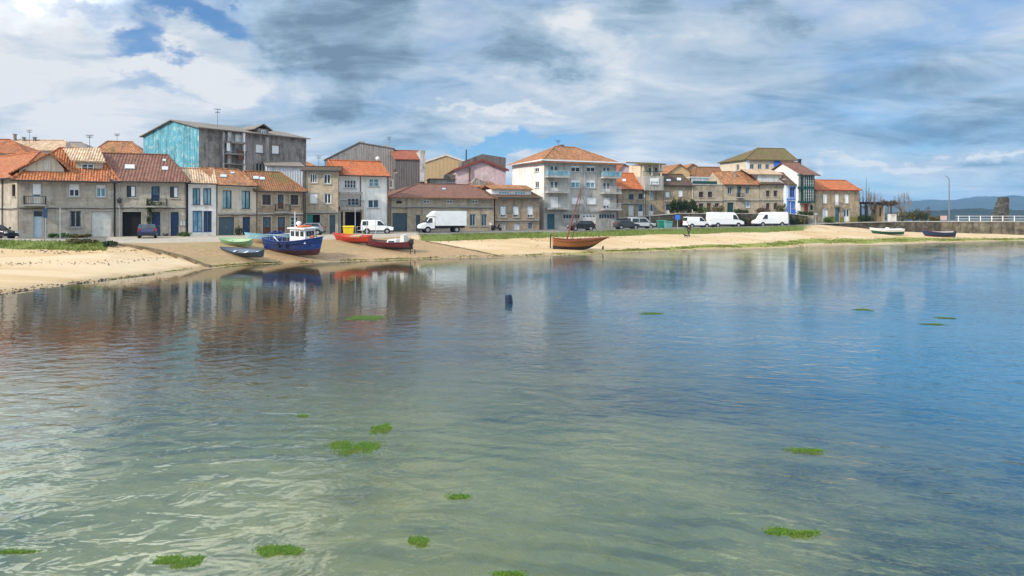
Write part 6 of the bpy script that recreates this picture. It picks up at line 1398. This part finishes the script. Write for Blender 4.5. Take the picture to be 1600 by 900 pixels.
van_l = [(-2.95, .35), (2.9, .35), (3.0, .65), (2.85, 1.02), (2.15, 1.28), (-2.95, 1.3)]; van_u = [(-2.95, 1.3), (2.15, 1.28), (1.5, 2.35), (1.1, 2.52), (-2.9, 2.55)]
van = dict(W=2.0, lower=van_l, upper=van_u, side_win=[[(1.0, 1.36), (1.95, 1.34), (1.5, 2.05), (1.0, 2.08)]], screen=((2.08, 1.34), (1.56, 2.22)), rear=None, wheels=(1.95, -1.75), wr=.36, lights=((.9, 0),), tail=1.0, trim=.5, taper=.09)
def onroad(px, py): return hit(px, py)
RA = R(20)
p = hit(611 * .5 + 567 * .5, 365); vn = vehicle('small_van', 'small white panel van with dark side stripe parked beside the carport', 'van', p, R(12), 'white', **{**mpv, 'side_win': mpv['side_win'] + [[(-1.9, 1.12), (-1.15, 1.12), (-1.15, 1.66), (-1.85, 1.66)]]})
vehicle('small_van', 'small white van parked between the green bins and the long white van', 'van', hit(1089, 356.2), R(12), 'white', **mpv)
vehicle('large_van', 'long white high roofed van facing right below the terrace', 'van', hit(1132.5, 355.3), R(11), 'white', **van)
vehicle('large_van', 'white high roofed van facing left, last of the vans before the lamp post', 'van', hit(1203, 354), R(191), 'white', **{**van, 'side_win': van['side_win']})
vehicle('estate_car', 'silver estate car parked under the terrace ramp', 'car', hit(1002, 357.5), R(12), 'car_silver', **{**mpv, 'lower': [(x, z * .95) for x, z in mpv_l], 'side_win': [[(-1.85, 1.1), (-.75, 1.1), (-.75, 1.66), (-1.8, 1.66)], [(-.65, 1.1), (.9, 1.1), (.4, 1.66), (-.65, 1.68)]]})
vehicle('hatchback', 'dark grey car parked in the shade next to the apartment block', 'car', hit(979, 358), R(12), 'car_dark', **hat)
vehicle('hatchback', 'black car parked in front of the apartment block garage door', 'car', hit(908.5, 360.2), R(192), 'car_black', **hat)
vehicle('hatchback', 'grey hatchback partly hidden behind the blue fishing boat', 'car', hit(482, 367), R(188), 'car_grey', **hat)
vehicle('hatchback', 'dark blue hatchback seen from behind at the open dark garage', 'car', hit(219.5, 372.3) + Vector((0, 1.4, 0)), R(116), 'car_blue', **hat)
vehicle('hatchback', 'black car cut off by the left edge beside the corner house', 'car', hit(-9, 373.5), R(-8), 'car_black', **hat)
# box truck, cab to the left
cab_l = [(-.9, .4), (1.1, .4), (1.2, .7), (1.05, 1.1), (.45, 1.3), (-.9, 1.3)]; cab_u = [(-.9, 1.3), (.45, 1.3), (-.15, 2.15), (-.9, 2.2)]
tk = vehicle('box_truck', 'white box truck parked facing left in front of the stone barn', 'truck', hit(690, 363.2) + Vector((0, .2, 0)), R(200), 'white', W=2.0, lower=[(x + 2.1, z) for x, z in cab_l], upper=[(x + 2.1, z) for x, z in cab_u], side_win=[[(1.55, 1.38), (2.4, 1.36), (1.95, 2.0), (1.55, 2.02)]], screen=((2.49, 1.36), (2.0, 2.08)), rear=None, wheels=(2.2, -1.9), wr=.38, lights=((.9, 0),), tail=.8, trim=.55)
MB().box((-3.3, -1.1, .95), (1.12, 1.1, 3.0)).build('cargo_box', 'white', tk); MB().box((-3.2, -.6, .6), (1.2, .6, .94)).build('chassis', 'dark_metal', tk)
MB().hexa([(1.18, -.95, 2.26), (2.1, -.85, 2.22), (2.1, .85, 2.22), (1.18, .95, 2.26), (1.18, -.95, 2.95), (1.45, -.85, 2.85), (1.45, .85, 2.85), (1.18, .95, 2.95)]).build('wind_deflector', 'white', tk)
MB().box((-3.32, -1.11, .9), (1.13, -1.0, 1.02)).build('side_rail', 'galvanised', tk); MB().box((-1.2, -1.05, .5), (.9, -.98, .62)).build('side_guard', 'galvanised', tk)
sc_ = thing('scooter', 'dark motor scooter parked at the corner of the stone barn', 'scooter', hit(775, 360.5), R(10)); m = MB()
m.hexa([(-.7, -.15, .45), (.1, -.15, .4), (.1, .15, .4), (-.7, .15, .45), (-.75, -.13, .85), (-.05, -.15, .8), (-.05, .15, .8), (-.75, .13, .85)]); m.hexa([(.1, -.14, .3), (.5, -.14, .3), (.5, .14, .3), (.1, .14, .3), (.42, -.17, 1.05), (.55, -.17, 1.0), (.55, .17, 1.0), (.42, .17, 1.05)]); m.box((-.3, -.14, .28), (.3, .14, .36)); m.build('body', 'car_black', sc_)
for x in (-.55, .65): MB().tube([(x, -.06, .25), (x, .06, .25)], .25, 14).build('wheel', 'rubber', sc_)
MB().tube([(.42, -.35, 1.12), (.45, .35, 1.12)], .03, 6).build('handlebar', 'dark_metal', sc_); MB().box((-1.0, -.2, .88), (-.65, .2, 1.2)).build('top_box', 'offwhite', sc_)

# ------------------------------------------------------------------ street furniture
def pole(name, label, px, ybase, ytop, r=.05, mat='galvanised', cat='pole', Y=None):
    p = hit(px, ybase) if Y is None else Vector(((px - CX) / F * Y, Y, gz((px - CX) / F * Y, Y))); hgt = (H - (ytop - HZ) / F * p.y) - p.z
    o = thing(name, label, cat, p); MB().tube([(0, 0, -.2), (0, 0, hgt)], [r, r * .8], 8).build('shaft', mat, o); return o, hgt
def plate(o, z0, z1, w, mat='blue_bright', dy=-.07, x=0, edge='white'):
    s_ = MB().box((x - w / 2, dy - .02, z0), (x + w / 2, dy, z1)).build('sign_plate', mat, o); return s_
o, hg = pole('sign_post', 'slim pale post with a small blue sign in front of the corner house door', 71.5, 374, 324, .045, cat='sign'); plate(o, hg - 1.05, hg - .1,   .45, 'navy')
pole('slim_post', 'slim pale post without a sign in front of the barred window of the corner house', 94, 375, 324.5, .045); pole('slim_post', 'thin pale post standing at the top corner of the slipway', 171, 385, 343, .04)
pole('slim_post', 'thin pale post right of the yellow container', 555, 367.5, 325, .045); pole('slim_post', 'thin pale post in front of the middle of the small white van beside the carport', 573, 368, 331, .045); pole('slim_post', 'shorter grey post in front of the bonnet of the van beside the carport', 587, 367, 338, .04)
o, hg = pole('sign_post', 'blue parking sign on a short post between the bins and the small white van', 1058.6, 358, 336, .045, cat='sign'); plate(o, hg - .7, hg, .7, 'blue_bright')
o, hg = pole('sign_post', 'small grey sign on a post in front of the green gallery house', 1274.3, 356, 333, .045, cat='sign'); plate(o, hg - .3, hg, .6, 'grey_metal')
def lamp(label, px, ybase, ytop, arm=1.1, dirx=-1, Y=None, r=.08):
    p = hit(px, ybase) if Y is None else Vector(((px - CX) / F * Y, Y, 3.36)); hgt = (H - (ytop - HZ) / F * p.y) - p.z; o = thing('street_lamp', label, 'street lamp', p)
    MB().tube([(0, 0, -.1), (0, 0, hgt * .5), (0, 0, hgt - 1.0), (dirx * .12, 0, hgt - .35), (dirx * .45, 0, hgt - .05), (dirx * arm, 0, hgt)], [r * 1.25, r, r * .75, r * .65, r * .6, r * .5], 8).build('column', 'lamp_grey', o)
    hd = MB(); hd.hexa([(dirx * arm - .38, -.13, hgt - .08), (dirx * arm + .25, -.1, hgt - .05), (dirx * arm + .25, .1, hgt - .05), (dirx * arm - .38, .13, hgt - .08), (dirx * arm - .3, -.1, hgt + .1), (dirx * arm + .2, -.08, hgt + .08), (dirx * arm + .2, .08, hgt + .08), (dirx * arm - .3, .1, hgt + .1)]).build('lamp_head', 'grey_metal', o); return o
lamp('tall grey street lamp with curved arm standing alone on the quay', 1483, 346, 275, .85, -1, 133.6, .11); lamp('street lamp in front of the slim tower house', 1015.6, 358.5, 285, .7, 1, None, .07); lamp('street lamp in front of the blue house', 1232.5, 353.5, 280, .7, -1, None, .07)
# wall lantern
p = U(186.5, 318, 76.6); o = thing('wall_lantern', 'black lantern on a bracket between the corner house and the brown roofed house', 'lantern', p); MB().hexa([(-.12, -.12, 0), (.12, -.12, 0), (.12, .12, 0), (-.12, .12, 0), (-.2, -.2, .45), (.2, -.2, .45), (.2, .2, .45), (-.2, .2, .45)]).build('glass_body', 'glass', o); MB().tube([(0, 0, .455), (0, 0, .7)], [.26, .04], 8).build('cap', 'dark_metal', o); MB().tube([(0, 0, -.02), (0, .1, -.25), (0, .6, -.3)], .03, 5).build('bracket', 'dark_metal', o)
# containers
def container(label, px, py, w_, h_, mat, lidm=None, taper=.8):
    p = hit(px, py); o = thing('waste_container', label, 'container', p, R(10)); d_ = .9; a = w_ / 2; b = a * taper
    MB().hexa([(-b, -d_ / 2 * taper, .12), (b, -d_ / 2 * taper, .12), (b, d_ / 2 * taper, .12), (-b, d_ / 2 * taper, .12), (-a, -d_ / 2, h_ - .15), (a, -d_ / 2, h_ - .15), (a, d_ / 2, h_ - .15), (-a, d_ / 2, h_ - .15)]).build('tub', mat, o)
    l_ = MB(); l_.hexa([(-a - .06, -d_ / 2 - .06, h_ - .148), (a + .06, -d_ / 2 - .06, h_ - .148), (a + .06, d_ / 2 + .06, h_ - .148), (-a - .06, d_ / 2 + .06, h_ - .148), (-a, -d_ / 2, h_ - .02), (a, -d_ / 2, h_ - .02), (a, d_ / 2, h_), (-a, d_ / 2, h_)]); l_.build('lid', lidm or mat, o)
    for sx in (-1, 1): MB().tube([(sx * b * .8, -.06, .09), (sx * b * .8, .06, .09)], .09, 8).build('caster', 'rubber', o)
    return o
container('yellow recycling container with a slatted front behind the red boat', 544.5, 367.5, 1.3, 1.15, 'yellow_plastic', None, .86); container('green waste container left of its paler twin under the terrace', 1033.5, 357.3, 1.25, 1.35, 'bin_green'); container('pale teal waste container right of the green one', 1044, 357.3, 1.15, 1.2, 'bin_teal', 'bin_green')
p = hit(562, 367.5); o = thing('metal_hoop', 'grey metal hoop barrier between the two pale posts by the yellow container', 'barrier', p); MB().tube([(-.33, 0, -.1), (-.33, 0, 1.05), (.33, 0, 1.05), (.33, 0, -.1)], .04, 6).build('hoop', 'galvanised', o); MB().tube([(-.33, 0, .6), (.33, 0, .6)], .03, 6).build('cross_bar', 'galvanised', o)
p = Vector(((1474.5 - CX) / F * 133.2, 133.2, 3.36)); o = thing('notice_board', 'low pinkish notice board at the foot of the quay street lamp', 'sign', p); MB().box((-.62, -.04, .2), (.62, .04, 1.05)).build('board', 'board_pink', o)
for x in (-.5, .5): MB().tube([(x, .06, 0), (x, .06, 1.0)], .04, 6).build('leg', 'dark_metal', o)
for px, lb in ((641.2, 'left one of two dark mooring stakes in the sand by the cabin boat'), (648, 'right one of two dark mooring stakes in the sand by the cabin boat')):
    p = hit(px, 397); o = MB().tube([(0, 0, -.3), (.02, 0, .3), (0, 0, .5)], [.05, .045, .04], 7).build('mooring_stake', 'dark_wood'); o.location = p; tag(o, lb, 'stake', 'mooring stakes in the sand')
p = hit(941.5, 389.5); o = MB().tube([(0, 0, -.3), (.03, 0, .2), (.1, 0, .42)], [.13, .11, .07], 7).build('mooring_stake', 'dark_wood'); o.location = p; tag(o, 'stubby dark stake under the bow of the wooden sailing boat', 'stake', 'mooring stakes in the sand')
# antennas
def antenna(label, px, yb, yt, Y):
    p = U(px, yb, Y); hg = (yb - yt) / F * Y; o = thing('tv_antenna', label, 'antenna', p); MB().tube([(0, 0, -.5), (0, 0, hg)], .026, 5).build('mast', 'dark_metal', o); m = MB()
    for k, w_ in ((.97, .42), (.8, .3)):
        m.tube([(-w_, 0, hg * k), (w_, 0, hg * k)], .016, 4)
        for i in range(6): x = -w_ + 2 * w_ * i / 5; m.tube([(x, -.25, hg * k), (x, .25, hg * k)], .013, 4); m.tube([(x, 0, hg * k - .12), (x, 0, hg * k + .12)], .013, 4)
    m.build('aerial', 'dark_metal', o)
antenna('tv antenna on the long tan roof at the far left', 46, 220, 203, 115); antenna('tv antenna above the orange roof ridge of the corner house', 140, 228, 211, 90); antenna('tv antenna on the white house left of the blue gable', 183, 223, 209, 112); antenna('tall tv antenna on the ridge of the blue gabled block', 340, 197, 170, 99)
antenna('tv antenna left of the dark ribbed warehouse', 498, 262, 243, 112); antenna('tv antenna on the warehouse chimney', 608, 230, 214, 125); antenna('tv antenna beside the chimney of the apartment block', 872, 233, 219, 117)
# ruined tower out on the water
tw = thing('ruined_tower', 'ruined stone tower with a stepped broken side standing behind the quay railing', 'ruin', U(1566, 345, 215) * 1.0); tw.location.z = 1.0; u = 215 / F; m = MB()
prof = [(-10, -2), (11, -2), (11, 33), (9.5, 35), (4.5, 35), (3.2, 30.5), (1, 29), (.2, 24), (-2, 23), (-3, 16), (-5.5, 15), (-6.5, 9.5), (-8.5, 8), (-9.5, 2)]
m.prism([Vector((x * u, 0, z * u * 1.33)) for x, z in prof], (0, 3.2, 0)); m.build('masonry', 'stone_dark', tw)
isl = MB().ball((0, 1.6, -1.2), 9, 14, 7, .16).build('rock_base', 'stone_quay', tw)

# ------------------------------------------------------------------ the walker and the dog
def skin(name, pts, edges, rad, mat, parent=None, levels=2):
    me = bpy.data.meshes.new(name); me.from_pydata(pts, edges, []); o = bpy.data.objects.new(name, me); COL.objects.link(o); o.parent = parent; me.materials.append(M[mat])
    sk = o.modifiers.new('skin', 'SKIN'); ss = o.modifiers.new('smooth', 'SUBSURF'); ss.levels = ss.render_levels = levels; sk.use_smooth_shade = True
    for i, v in enumerate(me.skin_vertices[0].data): v.radius = rad[i] if isinstance(rad[i], tuple) else (rad[i], rad[i]); v.use_root = (i == 0)
    return o
p = hit(1076.5, 370.3); man = thing('person', 'person in dark clothes walking on the sand with a small dark dog', 'person', p, R(205))
J = [(0, 0, .92), (0, 0, 1.12), (0, 0, 1.34), (.02, 0, 1.46), (.04, 0, 1.56), (.05, 0, 1.68), (.03, .10, .86), (.14, .10, .48), (.08, .10, .09), (.24, .10, .04), (0, -.10, .86), (-.02, -.10, .48), (-.2, -.10, .12), (-.06, -.10, .04), (0, .19, 1.38), (-.05, .25, 1.10), (.1, .25, .88), (.15, .25, .80), (0, -.19, 1.38), (.02, -.26, 1.10), (.2, -.24, .92), (.26, -.24, .86)]
E_ = [(0, 1), (1, 2), (2, 3), (3, 4), (4, 5), (0, 6), (6, 7), (7, 8), (8, 9), (0, 10), (10, 11), (11, 12), (12, 13), (2, 14), (14, 15), (15, 16), (16, 17), (2, 18), (18, 19), (19, 20), (20, 21)]
rd_ = [(.13, .17), (.12, .16), (.12, .19), .06, .085, .09, .09, .065, .045, .04, .09, .065, .045, .04, .065, .05, .035, .035, .065, .05, .035, .035]
skin('body', J, E_, rd_, 'skin_tone', man)
skin('jacket', [J[0], J[1], J[2], (0.02, 0, 1.43), J[14], J[15], J[16], J[18], J[19], J[20]], [(0, 1), (1, 2), (2, 3), (2, 4), (4, 5), (5, 6), (2, 7), (7, 8), (8, 9)], [(.155, .195), (.145, .185), (.145, .21), .09, .085, .07, .055, .085, .07, .055], 'cloth_dark', man)
skin('trousers', [J[0], J[6], J[7], J[8], J[10], J[11], J[12]], [(0, 1), (1, 2), (2, 3), (0, 4), (4, 5), (5, 6)], [(.145, .18), .11, .085, .07, .11, .085, .07], 'cloth_navy', man)
MB().ball((.03, 0, 1.70), .112, 10, 7).build('hair', 'dark_wood', man, smooth=True)
p = hit(1072, 371); dog = thing('dog', 'small dark dog on the sand beside the walker', 'dog', p, R(190))
D_ = [(0, 0, .30), (.16, 0, .31), (.26, 0, .40), (.34, 0, .47), (.45, 0, .44), (-.17, 0, .31), (-.27, 0, .42), (.17, .06, .16), (.17, .06, .02), (.17, -.06, .16), (.17, -.06, .02), (-.15, .06, .18), (-.22, .06, .10), (-.19, .06, .02), (-.15, -.06, .18), (-.22, -.06, .10), (-.19, -.06, .02), (.33, .05, .54), (.33, -.05, .54)]
skin('body', D_, [(0, 1), (1, 2), (2, 3), (3, 4), (0, 5), (5, 6), (1, 7), (7, 8), (1, 9), (9, 10), (5, 11), (11, 12), (12, 13), (5, 14), (14, 15), (15, 16), (3, 17), (3, 18)], [.09, .10, .07, .065, .03, .09, .02, .04, .025, .04, .025, .045, .03, .025, .045, .03, .025, .02, .02], 'cloth_dark', dog)
